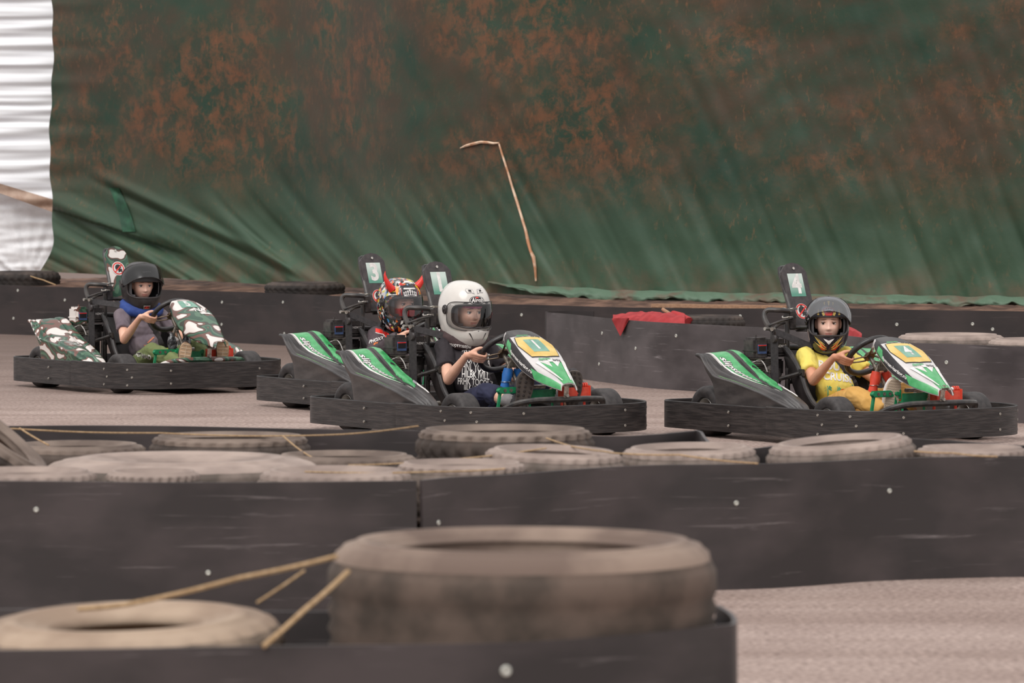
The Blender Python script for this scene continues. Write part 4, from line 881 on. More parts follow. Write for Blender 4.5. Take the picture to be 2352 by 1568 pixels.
    b = NB(); box(b, (.13, -.27, .30), (.17, .15, .19), bev=.02); box(b, (.12, -.20, .38), (.10, .10, .09), bev=.01); tube(b, [(.05, -.18, .36), (-.03, -.2, .34), (-.06, -.24, .28)], .022, 10, sm=4); O('engine_block', b, M_ENG, E)
    b = NB()
    for k in range(7): box(b, (.19, -.33, .365 + k * .011), (.09, .09, .0035))
    O('cooling_fins', b, M_DULL, E)
    Mf = Matrix.Translation((.222, -.305, .325)) @ Vector((.75, -.66, .05)).to_track_quat('Z', 'Y').to_matrix().to_4x4()
    b = NB(); lathe(b, [(.0001, .03), (.02, .03), (.024, .024), (.062, .02), (.072, .008), (.076, -.01), (.072, -.03)], 28, Mf); fc = O('fan_cover', b, M_ENG, E)
    b = NB()
    for k in range(18):
        a = k * 2 * PI / 18; p = Mf @ Vector((.030 * math.cos(a), .030 * math.sin(a), .028)); q = Mf @ Vector((.064 * math.cos(a + .35), .064 * math.sin(a + .35), .022)); cyl(b, p, q, .0028, 5)
    tube(b, [Mf @ Vector((.048 * math.cos(k * PI / 12), .048 * math.sin(k * PI / 12), .027)) for k in range(24)], .0022, 5, closed=True); O('fan_grille', b, M_DULL, fc)
    b = NB(); tube(b, [(.16, -.375, .405), (.19, -.375, .415), (.225, -.36, .425), (.245, -.345, .40), (.25, -.33, .36)], .0035, 6, sm=4); tube(b, [(.17, -.37, .33), (.21, -.35, .35), (.24, -.34, .31)], .004, 6, sm=4); O('pale_cable', b, mat('grey_cable', (190, 186, 182), .5), E)
    return R, C, a_l, a_up, nn, RW
KARTS = {}
def mk(key, pos, deg, *a, **k): KARTS[key] = kart(pos, math.radians(deg), *a, **k)
mk('4', (1.55, 25.74), 55.9, '4', label='green and black go kart number 4, rightmost, driven by the boy in yellow')
mk('1', (-.46, 26.15), 56.5, '1', wrap=(34, 104, 178), nz=(.025, .008), label='green and black go kart number 1 with blue pipe wraps, in the centre')
mk('3', (-.91, 28.75), 57.0, '3', wrap=(34, 104, 178), label='green and black go kart number 3, half hidden behind kart 1')
mk('5', (-2.755, 31.45), 57.0, '5', camo=True, bottle=True, sdx=.11, sdz=.045, bz=.014, rear=-.345, label='camouflage-painted go kart number 5, leftmost and farthest')

# ------------------------------------------------------------------ helmets
HT = [(0, -.148, .082, .112, .070), (.06, -.150, .090, .128, .080), (.16, -.128, .104, .150, .105), (.3, -.085, .117, .163, .130), (.45, -.03, .1255, .160, .150), (.6, .03, .1255, .150, .156), (.75, .085, .111, .128, .138), (.87, .123, .082, .092, .104), (.95, .140, .048, .052, .06), (1, .146, .0005, .0005, .0005)]
def S_h(ph, w, off=0, chin=0):
    z, a, f, b_ = interp(HT, w); c, s = math.cos(ph), math.sin(ph)
    e = .90
    x = (f if c > 0 else b_) * (abs(c) ** e) * (1 if c > 0 else -1); y = a * (abs(s) ** e) * (1 if s > 0 else -1)
    if chin and c > 0: x += chin * max(0, 1 - abs(z + .11) / .07) * c ** 3
    if w < .45: z += (.062 * (1 - c) / 2 - .008) * (1 - w / .45) ** 1.2
    P = Vector((x, y, z))
    if off:
        n = Vector((x / max(.03, f if c > 0 else b_) ** 2 * .02, y / max(.03, a) ** 2 * .02, (z - .0) / .15 ** 2 * .02 if w > .3 else (z + .0) / .25 ** 2 * .02)); n.normalize(); P += n * off
    return P
def w_of_z(z):
    lo, hi = .06, 1.0
    for _ in range(22):
        m_ = (lo + hi) / 2
        if interp(HT, m_)[0] < z: lo = m_
        else: hi = m_
    return (lo + hi) / 2
OPN = (1.06, -.008, .052)      # half angle, centre height, half height of the eye opening
def helmet(parent, c, yaw, pitch, sc, shell, visor='closed', vis_m=None, chin=0, roll=0, liner=(70, 66, 66), gasket=None, opn=None, zsc=1.0):
    M = Matrix.Translation(c) @ Matrix.Rotation(yaw, 4, 'Z') @ Matrix.Rotation(pitch, 4, 'Y') @ Matrix.Rotation(roll, 4, 'X') @ Matrix.Diagonal((sc, sc, sc * zsc, 1))
    PH, ZC, HZ = opn or OPN
    def inside(ph, z, k=1.0, kz=1.0):
        while ph > PI: ph -= 2 * PI
        return abs(ph / (PH * k)) ** 4 + abs((z - ZC) / (HZ * kz)) ** 4 < 1
    def S(ph, w, off=0): return M @ S_h(ph, w, off, chin)
    def SZ(ph, z, off=0): return M @ S_h(ph, w_of_z(z), off, chin)
    phs = [k * 2 * PI / 120 for k in range(121)]; ws = lins(0, 1, 90)
    b = NB(); grid(b, lambda p, w: S(p, w), phs, ws, fm=lambda p, w: None if inside(p, interp(HT, w)[0]) else 0)
    bmesh.ops.remove_doubles(b, verts=b.verts, dist=.0003)
    h = O('helmet', b, shell, parent, auto=0); sm = h.modifiers.new('t', 'SOLIDIFY'); sm.thickness = .006 * sc; sm.offset = -1
    # lining
    Sl = lambda ph, w: M @ (Vector((0, 0, .0)) + S_h(ph, w, -.012, 0) * 1.0)
    b = NB(); grid(b, Sl, phs[::2], ws[::3], fm=lambda p, w: None if inside(p, interp(HT, w)[0], .80, .97) else 0)
    O('lining', b, mat('helmet_lining', liner, .9), h, auto=0)
    def se(a, k=1): ca, sa = math.cos(a), math.sin(a); return PH * k * (1 if ca > 0 else -1) * abs(ca) ** .5, ZC + HZ * k * (1 if sa > 0 else -1) * abs(sa) ** .5
    b = NB(); tube(b, [SZ(*se(k * 2 * PI / 64), .000) for k in range(64)], .0055 * sc, 8, closed=True); O('eye_port_seal', b, gasket or M_BLK, h)
    b = NB(); tube(b, [S(k * 2 * PI / 40, .0, .0) for k in range(40)], .006 * sc, 8, closed=True); O('neck_seal', b, M_BLK, h)
    # visor
    vk, vz = 1.22, 1.24
    Rv = Matrix()
    off = .006
    if visor == 'up': Rv = Matrix.Rotation(math.radians(-47), 4, 'Y'); off = .014; vz = 1.12
    vph = lins(-PH * vk, PH * vk, 41); vzs = lins(ZC - HZ * vz, ZC + HZ * vz, 19)
    def SV(p, z):
        q = S_h(p, w_of_z(z), off, 0); piv = Vector((.0, 0, .0)); return M @ (Rv @ q)
    def vin(p, z): return abs(p / (PH * vk)) ** 5 + abs((z - ZC) / (HZ * vz)) ** 5 < 1.02
    b = NB(); grid(b, SV, vph, vzs, fm=lambda p, z: 0 if vin(p, z) else None)
    v = O('visor', b, vis_m or glassy('clear_visor'), h, auto=0)
    b = NB(); pts = []
    for k in range(60):
        a = k * 2 * PI / 60; ca, sa = math.cos(a), math.sin(a); pts.append(SV(PH * vk * (1 if ca > 0 else -1) * abs(ca) ** .4, ZC + HZ * vz * (1 if sa > 0 else -1) * abs(sa) ** .4))
    tube(b, pts, .0022 * sc, 6, closed=True); O('visor_edge', b, M_BLK, h)
    for sd in (-1, 1):
        p0 = S_h(sd * 1.42, w_of_z(.012), .003); n = Vector((0, sd, 0)); b = NB(); Mq = M @ Matrix.Translation(p0) @ n.to_track_quat('Z', 'Y').to_matrix().to_4x4()
        lathe(b, [(.0001, .010), (.008, .010), (.010, .006), (.020, .005), (.023, 0), (.023, -.004)], 20, Mq); O('visor_pivot', b, M_BLK, h)
    return h, M, SZ, S
def hdecal(h, SZ, name, polys, m, off=.0012, L=.06):
    """polygons in (sideways metres, height metres) on the front of a helmet"""
    bm = poly2d(polys); return decal(name, bm, m, h, lambda x, y, z: SZ(x / .15, y, off + z * .3), .012)
def htext(h, SZ, s, x, y, size, m, off=.002, shear=0, bold=.02, sx=1):
    return decal('lettering', text2d(s, size, bold, shear, sx), m, h, lambda a, b_, z: SZ((x + a) / .15, y + b_, off), .02)
# ------------------------------------------------------------------ drivers
def head_mesh(M, skin, lip, iris):
    bm = NB(); us = [k * 2 * PI / 72 for k in range(73)]; vs = lins(-PI / 2, PI / 2, 61)
    def S(u, v):
        y, x, z = math.cos(v) * math.sin(u), math.cos(v) * math.cos(u), math.sin(v)
        a = .070 - .010 * max(0, -z) ** 1.4; P = Vector((x * (.088 if x > 0 else .098), y * a, z * .112))
        if x > 0:
            Y, Z = P.y, P.z; g_ = lambda cy, cz, ry, rz: math.exp(-((Y - cy) / ry) ** 2 - ((Z - cz) / rz) ** 2)
            d = .006 * (1 - (Y / .07) ** 2)
            d -= .013 * (g_(.031, .006, .017, .013) + g_(-.031, .006, .017, .013))      # eye sockets
            d += .004 * (g_(.031, .024, .022, .008) + g_(-.031, .024, .022, .008))      # brows
            d += .009 * g_(0, -.004, .008, .020) + .020 * g_(0, -.027, .0105, .011) + .006 * (g_(.011, -.030, .007, .007) + g_(-.011, -.030, .007, .007))
            d += .006 * (g_(.038, -.028, .018, .018) + g_(-.038, -.028, .018, .018))    # cheeks
            d += .0065 * g_(0, -.052, .020, .006) + .0065 * g_(0, -.064, .018, .006) - .005 * g_(0, -.058, .024, .0028) - .004 * g_(0, -.074, .02, .006) + .008 * g_(0, -.090, .02, .014)
            P.x += d * min(1, x * 2.2)
        return M @ P
    def fm(u, v):
        y, x, z = math.cos(v) * math.sin(u), math.cos(v) * math.cos(u), math.sin(v); Y, Z = y * .066, z * .112
        return 1 if x > .3 and abs(Y / .021) ** 2 + abs((Z + .058) / .0095) ** 2 < 1 and abs(Z + .058) > .0006 * 0 else 0
    grid(bm, S, us, vs, fm=fm); bmesh.ops.remove_doubles(bm, verts=bm.verts, dist=.0002)
    for sd in (-1, 1): ellipsoid(bm, M @ Vector((-.004, sd * .070, -.004)), (.016, .007, .028), n=10)
    return bm
def eyes(root, M, iris, look=(0, 0), loc=(0, 0, 0)):
    for sd in (-1, 1):
        c = Vector((.0735, sd * .031, .006)); b = NB(); lr = Matrix.Rotation(look[0], 4, 'Z') @ Matrix.Rotation(look[1], 4, 'Y')
        Me = M @ Matrix.Translation(c) @ lr
        r = .0118; lathe(b, [(r * math.sin(t), r * math.cos(t)) for t in lins(.0001, PI, 15)], 20, Me @ Matrix.Rotation(PI / 2, 4, 'Y'))
        for f in b.faces:
            q = Me.inverted() @ f.calc_center_median(); d = math.hypot(q.y, q.z); f.material_index = (2 if d < .0026 else 1 if d < .0064 else 0) if q.x > 0 else 0
        e = O('eye', b, [M_EYE, iris, M_INK], root); e.location = loc
        b = NB(); tube(b, [M @ Vector((.0865 - .010 * abs(t) ** 2 * 1.2, sd * (.031 + t * .015), .0118 - .004 * t * t)) for t in lins(-1, 1, 7)], [.001, .0022, .0026, .0028, .0026, .0022, .001], 6); e = O('eyelid', b, M_BROW, root); e.location = loc
        b = NB(); tube(b, [M @ Vector((.092 - .011 * max(0, t) ** 2, sd * (.031 + t * .019), .0265 + .003 * (1 - t * t) - .002 * t)) for t in lins(-1, 1, 8)], [.001, .0026, .003, .003, .003, .0026, .002, .001], 6, flat=.6); e = O('eyebrow', b, M_BROW, root); e.location = loc
def hand(bm, P, Tn, A, B, r, k=1.0):
    for i in range(4):
        d = (1.5 - i) * .0158 * k; fr = (.0076, .0079, .0076, .0068)[i] * k; last = (188, 214, 206, 178)[i]
        base = P + Tn * d + A * (.036 * k) + B * (.020 * k)
        pts = [(P + Tn * (d * .8) + A * .05 * k + B * .012 * k, fr * 1.25), (base, fr * 1.15)]
        for j, al in enumerate(lins(58, last, 5)):
            a = math.radians(al); rr = r + fr + (.006 * k if j in (0, 2) else .001)
            pts.append((P + Tn * d * (1 - .04 * j) + (A * math.cos(a) + B * math.sin(a)) * rr, fr * (1.08, 1.0, .98, .92, .86)[j]))
        limb(bm, pts, 10)
    limb(bm, [(P + Tn * .018 * k + A * .052 * k, .014 * k), (P + Tn * .034 * k + A * .032 * k - B * .010 * k, .0115 * k), (P + Tn * .038 * k + A * .012 * k - B * .020 * k, .0095 * k), (P + Tn * .034 * k - A * .010 * k - B * .0235 * k, .0085 * k)], 10)
    for d in (-.020, -.007, .007, .020): limb(bm, [(P + Tn * d * k + A * .036 * k + B * .012 * k, .0125 * k), (P + Tn * d * .6 * k + A * .064 * k + B * .006 * k, .0135 * k)], 10)
def rm(x): return math.radians(x)
def person(key, cfg):
    R, C, a_l, a_up, nn, RW = KARTS[key]; th = -R.rotation_euler.z
    o0 = Vector((.42, 0, .10)); wx = R.location.x + o0.x * math.cos(th); wy = R.location.y - o0.x * math.sin(th)
    P = empty('person', (wx, wy, o0.z), -th, label=cfg['label'], cat='person', group='kart drivers'); off = -o0
    def add(o): o.location = off; return o
    s = cfg.get('s', 1.0); dx, dz = cfg.get('dx', 0), cfg.get('dz', 0)
    hd = Vector(cfg['head']); V = Vector
    sh = V((.335 + dx, 0, .445 + dz)); SW_ = .135 * s
    hips = V((.46 + dx * .5, 0, .145)); 
    shR, shL = sh + V((.01, -SW_, 0)), sh + V((.01, SW_, 0))
    skin = cfg['skin']
    # grips
    def grip(sd, ang):
        a = math.radians(ang); d = (a_l * sd * math.cos(a) + a_up * math.sin(a)); return C + d * RW, (a_up * math.cos(a) - a_l * sd * math.sin(a)), d
    gR, tR, dR = grip(-1, cfg.get('angR', -8)); gL, tL, dL = grip(1, cfg.get('angL', -5))
    elR = V(cfg.get('elR', (.50, -.225, .315))); elL = V(cfg.get('elL', (.52, .225, .31)))
    torso = [((hips + V((-.02, 0, .0))), (.105, .125 * s, .085)), ((hips * .62 + sh * .38 + V((.03, 0, 0))), (.092, .112 * s, .10)), ((hips * .30 + sh * .70 + V((.025, 0, 0))), (.088, .122 * s, .11)), (sh + V((.01, 0, -.03)), (.075, .128 * s, .065))]
    bm = NB()
    for c, r in torso: ellipsoid(bm, c, [x - .014 for x in r], n=20)
    neck = sh + V((.0, 0, .03)); limb(bm, [(neck, .042), (hd * .75 + neck * .25 + V((-.02, 0, -.02)), .036)], 14)
    arms = []
    for sd, shp, el, g_, t_, d_ in ((-1, shR, elR, gR, tR, dR), (1, shL, elL, gL, tL, dL)):
        A = (el - g_); A = A - t_ * A.dot(t_); A = A + d_ * .03; A.normalize(); B = A.cross(t_) * (1 if A.cross(t_).dot(d_) > 0 else -1)
        wr = g_ + A * .078 * s + B * .006 - t_ * .004
        up = shp.lerp(el, .5); fo = el.lerp(wr, .35)
        limb(bm, [(shp, .040 * s), (up, .036 * s), (el, .029 * s), (fo, .029 * s), (el.lerp(wr, .75), .021 * s), (wr, .0185 * s), (g_ + A * .055 + B * .008, .017 * s)], 14)
        hand(bm, g_, t_, A, B, .0165, .98 * s); arms.append((shp, up, el, fo, wr))
    legs = []
    for sd, kn, an in ((-1, V(cfg.get('kR', (.83, -.17, .245))), V(cfg.get('aR', (1.03, -.125, .165)))), (1, V(cfg.get('kL', (.86, .16, .26))), V(cfg.get('aL', (1.06, .14, .17))))):
        hp = hips + V((.02, sd * .07, 0)); limb(bm, [(hp, .068), (hp.lerp(kn, .5), .055), (kn, .042), (kn.lerp(an, .35), .040), (an, .026)], 14); legs.append((hp, kn, an, sd))
    me = fuse(bm, .0042, 2, .5)
    Mh = Matrix.Translation(hd + Matrix.Rotation(cfg['yaw'], 3, 'Z') @ V(cfg.get('face_off', (.036, 0, .0)))) @ Matrix.Rotation(cfg['yaw'], 4, 'Z') @ Matrix.Rotation(cfg.get('pitch', 0), 4, 'Y') @ Matrix.Scale(cfg.get('hs', .96), 4)
    hm = head_mesh(Mh, skin, M_LIP, None); b2 = NB(); b2.from_mesh(me)
    tmp = bpy.data.meshes.new('h'); bmesh.ops.recalc_face_normals(hm, faces=hm.faces); hm.to_mesh(tmp); hm.free(); nb = len(b2.faces); b2.from_mesh(tmp); bpy.data.meshes.remove(tmp)
    b2.faces.ensure_lookup_table()
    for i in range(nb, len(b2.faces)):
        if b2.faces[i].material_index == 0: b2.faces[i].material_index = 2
    body = add(O('body', b2, [skin, M_LIP, M_FACE_BRIGHT], P, auto=0))
    eyes(P, Mh, cfg.get('iris', M_IRIS), cfg.get('look', (0, 0)), off)
    # head cloth
    if cfg.get('cap'):
        b = NB(); grid(b, lambda u, v: Mh @ V((math.cos(v) * math.cos(u) * .109 - .003, math.cos(v) * math.sin(u) * .080, math.sin(v) * .124)) + V((.0012 * math.sin(u * 40), 0, 0)), lins(0, 2 * PI, 80), lins(cfg.get('capv', .30), PI / 2, 20)); add(O('head_cloth', b, cfg['cap'], P))
    # shirt
    b = NB(); g_ = .004
    for c, r in torso: ellipsoid(b, c, [x + g_ for x in r], n=22)
    if cfg.get('long'):
        for shp, up, el, fo, wr in arms: limb(b, [(shp, .062 * s), (up, .058 * s), (el, .050 * s), (fo, .048 * s), (el.lerp(wr, .9), .036 * s)], 14)
    else:
        for shp, up, el, fo, wr in arms: limb(b, [(shp, .054 * s), (shp.lerp(el, .30), .050 * s)], 14); tube(b, [shp.lerp(el, .25), shp.lerp(el, .62)], [.050 * s, .049 * s], 20)
    limb(b, [(sh + V((0, 0, -.01)), .075), (neck + V((0, 0, .012)), .056)], 16)
    sme = fuse(b, .007, 4, .5, ruffle=(cfg.get('ruf', .008), (17, 17, 13))); shirt = add(O('shirt' if not cfg.get('long') else 'race_jacket', sme, cfg['shirt'], P, auto=0)); T_s = bvh_of(shirt.data)
    # trousers
    b = NB(); ellipsoid(b, hips + V((.0, 0, -.01)), (.118, .138 * s, .088), n=20)
    for hp, kn, an, sd in legs:
        end = an if not cfg.get('shorts') else kn.lerp(an, .40)
        limb(b, [(hp, .080), (hp.lerp(kn, .5), .068), (kn, .055), (kn.lerp(end, .5), .052)], 14); tube(b, [kn.lerp(end, .45), end], [.056, .050 if not cfg.get('shorts') else .058], 18)
    tme = fuse(b, .007, 4, .5, ruffle=(.008, (12, 18, 18))); tro = add(O('shorts' if cfg.get('shorts') else 'trousers', tme, cfg['trouser'], P, auto=0)); T_t = bvh_of(tro.data)
    # shoes
    for hp, kn, an, sd in legs:
        toe = an + V(cfg.get('toe', (.075, .0, .185))) + V((0, sd * cfg.get('splay', -.012) * 1, 0)); heel = an + V((.025, 0, -.035))
        ax_ = (toe - heel).normalized(); L = (toe - heel).length; side = V((math.sin(rm(cfg.get('turn', 24))), math.cos(rm(cfg.get('turn', 24))), 0)); side = (side - ax_ * side.dot(ax_)).normalized(); nrm = ax_.cross(side).normalized()
        if nrm.x < 0: nrm = -nrm
        w = cfg.get('shw', .044)
        outline = []
        for k in range(28):
            t = k / 28 * 2 * PI; y = math.cos(t); x = math.sin(t); ww = w * (1 + .16 * y - .10 * (1 - y * y)) * (.92 if y < 0 else 1); outline.append((ww * (1 if x > 0 else -1) * abs(x) ** .75, L * .5 * (1 if y > 0 else -1) * abs(y) ** .85))
        mid = (toe + heel) / 2; Mm = Matrix(((side.x, ax_.x, nrm.x, mid.x), (side.y, ax_.y, nrm.y, mid.y), (side.z, ax_.z, nrm.z, mid.z), (0, 0, 0, 1)))
        b = NB(); prism(b, outline, .018, Mm @ Matrix.Translation((0, 0, .0))); sole = add(O('shoe_sole', b, cfg['sole'], P))
        b = NB(); rnd = random.Random(3)
        kind = cfg.get('tread', 'lug')
        rows = 9 if kind == 'lug' else 15
        for i in range(rows):
            yy = (-.44 + .88 * i / (rows - 1)) * L; wloc = w * (1 + .16 * (2 * yy / L)) * math.sqrt(max(0, 1 - (2 * yy / L) ** 4)) * .86
            if kind == 'lug':
                for xx in (-.72, -.02, .68):
                    box(b, Mm @ V((xx * wloc, yy + (.004 if xx == -.02 else 0), .0195)), (.0105, .0125, .007), rot(z=0) if 0 else Mm.to_3x3() @ rot(z=25 if xx > 0 else -25), .0015)
            elif kind == 'zig':
                for k in range(7):
                    x0 = -1 + k * 2 / 7; tube(b, [Mm @ V((x0 * wloc, yy, .0185)), Mm @ V(((x0 + 1 / 7) * wloc, yy + .005, .0185)), Mm @ V(((x0 + 2 / 7) * wloc, yy, .0185))], .0015, 4)
            elif i % 2 == 0: box(b, Mm @ V((0, yy, .0185)), (wloc * 1.7, .0035, .003), Mm.to_3x3())
        if kind == 'bar': box(b, Mm @ V((0, 0, .0185)), (.003, L * .8, .003), Mm.to_3x3())
        tr = O('tread', b, cfg['sole2'], sole)
        b = NB(); ellipsoid(b, mid + ax_ * L * .08 - nrm * .036, (w * .95, L * .44, .040), Matrix((side, ax_, nrm)).transposed(), 18); ellipsoid(b, heel + ax_ * L * .20 - nrm * .052, (w * .82, L * .23, .055), Matrix((side, ax_, nrm)).transposed(), 18); limb(b, [(heel + ax_ * L * .25 - nrm * .06, .038), (an.lerp(kn, .12), .036)], 14)
        add(O('shoe', fuse(b, .005, 3, .5), cfg['shoe'], P, auto=0))
        if cfg.get('stripe'):
            bt = bvh_of(P.children[-1].data)
            for k in range(3):
                q0 = heel + ax_ * L * (.36 + .07 * k) - nrm * .01 + V((0, -.09, 0)); pts = []
                for t in lins(0, 1, 6):
                    h_ = bt.ray_cast(q0 + (-nrm * .045 + ax_ * .018) * t, V((0, 1, 0)))
                    if h_[0]: pts.append(h_[0] - V((0, .001, 0)))
                if len(pts) > 2: b = NB(); tube(b, pts, .0035, 6, flat=.4); add(O('shoe_stripe', b, cfg['stripe'], P))
        if cfg.get('socks'):
            b = NB(); tube(b, [an.lerp(kn, .10), an.lerp(kn, .38)], [.036, .040], 18); add(O('sock', b, cfg['socks'], P))
    # shoulder belt over the chest, pushed clear of the shirt
    way = [V((.278, -.320, .588)), V((.292, -.24, .560 + dz * .4)), V((.336 + dx, -.135, .512 + dz)), V((.364 + dx, -.09, .492 + dz)), V((.424 + dx, -.03, .453 + dz)), V((.46 + dx, .03, .38 + dz * .8)), V((.49 + dx * .5, .10, .27)), V((.48, .17, .16))]
    pth = spline(way, 8); b = NB(); rows = []; dcast = V((.72, -.45, .52)).normalized(); nprev = dcast.copy()
    for i, p in enumerate(pth):
        t = (pth[min(i + 1, len(pth) - 1)] - pth[max(0, i - 1)]).normalized(); n = dcast.copy(); wv_ = .021
        if i > 12:
            h_ = T_s.ray_cast(p + dcast * .10, -dcast)
            if h_[0] is not None:
                q_ = h_[0] + dcast * .009
                if (q_ - p).dot(dcast) > -.03: p = q_
        sd_ = t.cross(n).normalized(); n2 = sd_.cross(t).normalized(); nprev = n2
        rows.append([b.verts.new(p + sd_ * a_ * wv_ + n2 * q_) for a_, q_ in ((-1, 0), (1, 0), (1, .0035), (-1, .0035))])
    for i in range(len(rows) - 1):
        for k in range(4): b.faces.new((rows[i][k], rows[i][(k + 1) % 4], rows[i + 1][(k + 1) % 4], rows[i + 1][k]))
    O('shoulder_belt', b, M_BELT, R)
    # collar
    if cfg.get('collar'):
        b = NB(); cc = V((hd.x - .005, 0, hd.z + cfg.get('colz', -.165))); rr = cfg.get('colr', .098)
        tube(b, [cc + V((math.cos(k * PI / 18) * rr, math.sin(k * PI / 18) * rr * 1.05, -.030 * math.cos(k * PI / 18))) for k in range(36)], .036, 14, closed=True, flat=1.15)
        co = add(O('neck_brace', fuse(b, .006, 2, .5, ruffle=(.004, (20, 20, 20))), cfg['collar'], P, auto=0)); cfg['co'] = co
    return P, add, shirt, T_s, tro, T_t, hd, Mh
def prt(parent, tree, name, bm, m, org, right, up, off=.0018, L=.014):
    o = decal(name, bm, m, parent, project(tree, org, right, up, off), L); return o
CAMR = lambda th: (Vector((math.cos(th), math.sin(th), 0)))     # the camera's right in kart axes
PINK = mat('pink_head_cloth', (206, 104, 150), .85, rgb2=(224, 130, 168), scale=30, bump=.5, bscale=120)

# --- driver of kart 4
M_YSH = mat('yellow_cotton', (232, 208, 88), .85, rgb2=(240, 220, 112), scale=8)
P, add, shirt, TS, tro, TT, hd, Mh = person('4', dict(label='boy in yellow palm tree T-shirt and mustard trousers, visor up, driving kart 4', head=(.372, 0, .628), yaw=rm(-36), pitch=rm(2), skin=M_SKIN2, shirt=M_YSH, trouser=mat('mustard_cotton', (210, 160, 84), .85, rgb2=(222, 174, 100), scale=8), sole=mat('cream_rubber', (206, 190, 170), .7, rgb2=(190, 172, 152), scale=20), sole2=mat('cream_rubber_dark', (176, 158, 138), .7), tread='zig', shoe=mat('off_white_canvas', (206, 202, 200), .7), stripe=mat('navy_stripe', (52, 62, 98), .6), look=(rm(-10), 0), cap=PINK, capv=.36, hs=.93, aL=(1.0, .13, .19), elR=(.505, -.205, .318)))
BLKG = mat('glossy_black_shell', (26, 24, 30), .16, rgb2=(38, 36, 44), scale=6, coat=.5)
h, M, SZ, S = helmet(P, hd, rm(-36), rm(2), .94, BLKG, 'up', glassy('smoked_visor', (186, 188, 200), .16, .08), liner=(84, 82, 84), zsc=1.08); add(h)
GOLD = mat('gold_flame_print', (206, 176, 92), .35); FRED = mat('red_flame_print', (206, 52, 38), .35)
for sd in (-1, 1):
    hdecal(h, SZ, 'flame_print', [[(sd * .012, -.122), (sd * .11, -.060), (sd * .060, -.112)], [(sd * .010, -.130), (sd * .125, -.090), (sd * .05, -.128)], [(sd * .020, -.108), (sd * .09, -.066), (sd * .05, -.096)]], GOLD)
    hdecal(h, SZ, 'flame_print', [[(sd * .014, -.126), (sd * .075, -.086), (sd * .046, -.114)], [(sd * .018, -.134), (sd * .085, -.110), (sd * .05, -.134)]], FRED, .0024)
    hdecal(h, SZ, 'lightning_print', [[(sd * .022, .052), (sd * .034, .074), (sd * .034, .062), (sd * .050, .080), (sd * .046, .060), (sd * .036, .048)], [(sd * .064, .052), (sd * .078, .086), (sd * .082, .052)]], GOLD)
hdecal(h, SZ, 'white_chin_print', [[(-.034, -.072), (0, -.104), (.034, -.072), (.016, -.076), (0, -.082), (-.016, -.076)]], M_WHT, .003)
hdecal(h, SZ, 'red_brow_print', [[(-.026, .062), (.026, .062), (.016, .050), (-.016, .050)]], FRED)
decal('logo_oval', ring2d(0, .078, .0001, .037, 30, .38), M_RED, h, lambda x, y, z: SZ(x / .15, y, .0022), .02)
decal('logo_oval', ring2d(0, .078, .0001, .034, 30, .34), M_INK, h, lambda x, y, z: SZ(x / .15, y, .0030), .02)
htext(h, SZ, 'Safebet', 0, .078, .019, M_WHT, .0044)
hdecal(h, SZ, 'crown_print', [[(-.010, .126), (0, .100), (.010, .126)], [(-.045, .118), (-.030, .102), (-.034, .122)], [(.045, .118), (.030, .102), (.034, .122)]], GOLD)
cr_ = Vector((.5, .7, 0)); th4 = rm(55.9); rgt = CAMR(th4)
o_ = Vector((.50, -.035, .335)); upv = Vector((-.12, .10, 1))
def kid_print(dy, s, size, m, **k): prt(shirt, TS, 'lettering', text2d(s, size, .035, 0, k.get('sx', .85)), m, o_ + upv.normalized() * dy + rgt * k.get('x', 0), rgt + Vector((0, 0, -.10)), upv, .003)
kid_print(.058, 'ROUTE', .068, M_WHT, x=-.012); kid_print(-.004, 'CRUISE', .062, M_WHT, x=.008)
TEALP = mat('turquoise_print', (60, 170, 150), .6); ORG = mat('orange_print', (226, 120, 52), .6)
for px_, py_, k_ in ((-.052, -.068, 1), (.002, -.072, .9), (.085, -.05, .7)):
    fr = [[(px_, py_)] + [(px_ + math.cos(a) * .024 * k_, py_ + math.sin(a) * .020 * k_ - .004) , (px_ + math.cos(a + .25) * .020 * k_, py_ + math.sin(a + .25) * .017 * k_)] for a in (-.5, .3, .9, 1.6, 2.3, 2.9, 3.7)]
    prt(shirt, TS, 'palm_print', poly2d(fr + [[(px_ - .002, py_), (px_ + .002, py_), (px_ + .004, py_ - .045), (px_ - .001, py_ - .045)]]), TEALP, o_, rgt, upv, .003)
prt(shirt, TS, 'sun_print', poly2d([arc_pts(.038, -.098, .030, 0, 180, 14)]), ORG, o_, rgt, upv, .003)
prt(shirt, TS, 'car_print', poly2d([[(.0, -.112), (.01, -.102), (.03, -.100), (.045, -.092), (.075, -.096), (.09, -.106), (.085, -.114)], [(.005, -.106), (.04, -.103), (.04, -.101), (.006, -.104)]]), M_INK, o_, rgt, upv, .0036)
kid_print(-.122, 'HORIZON', .018, M_INK, x=-.02)

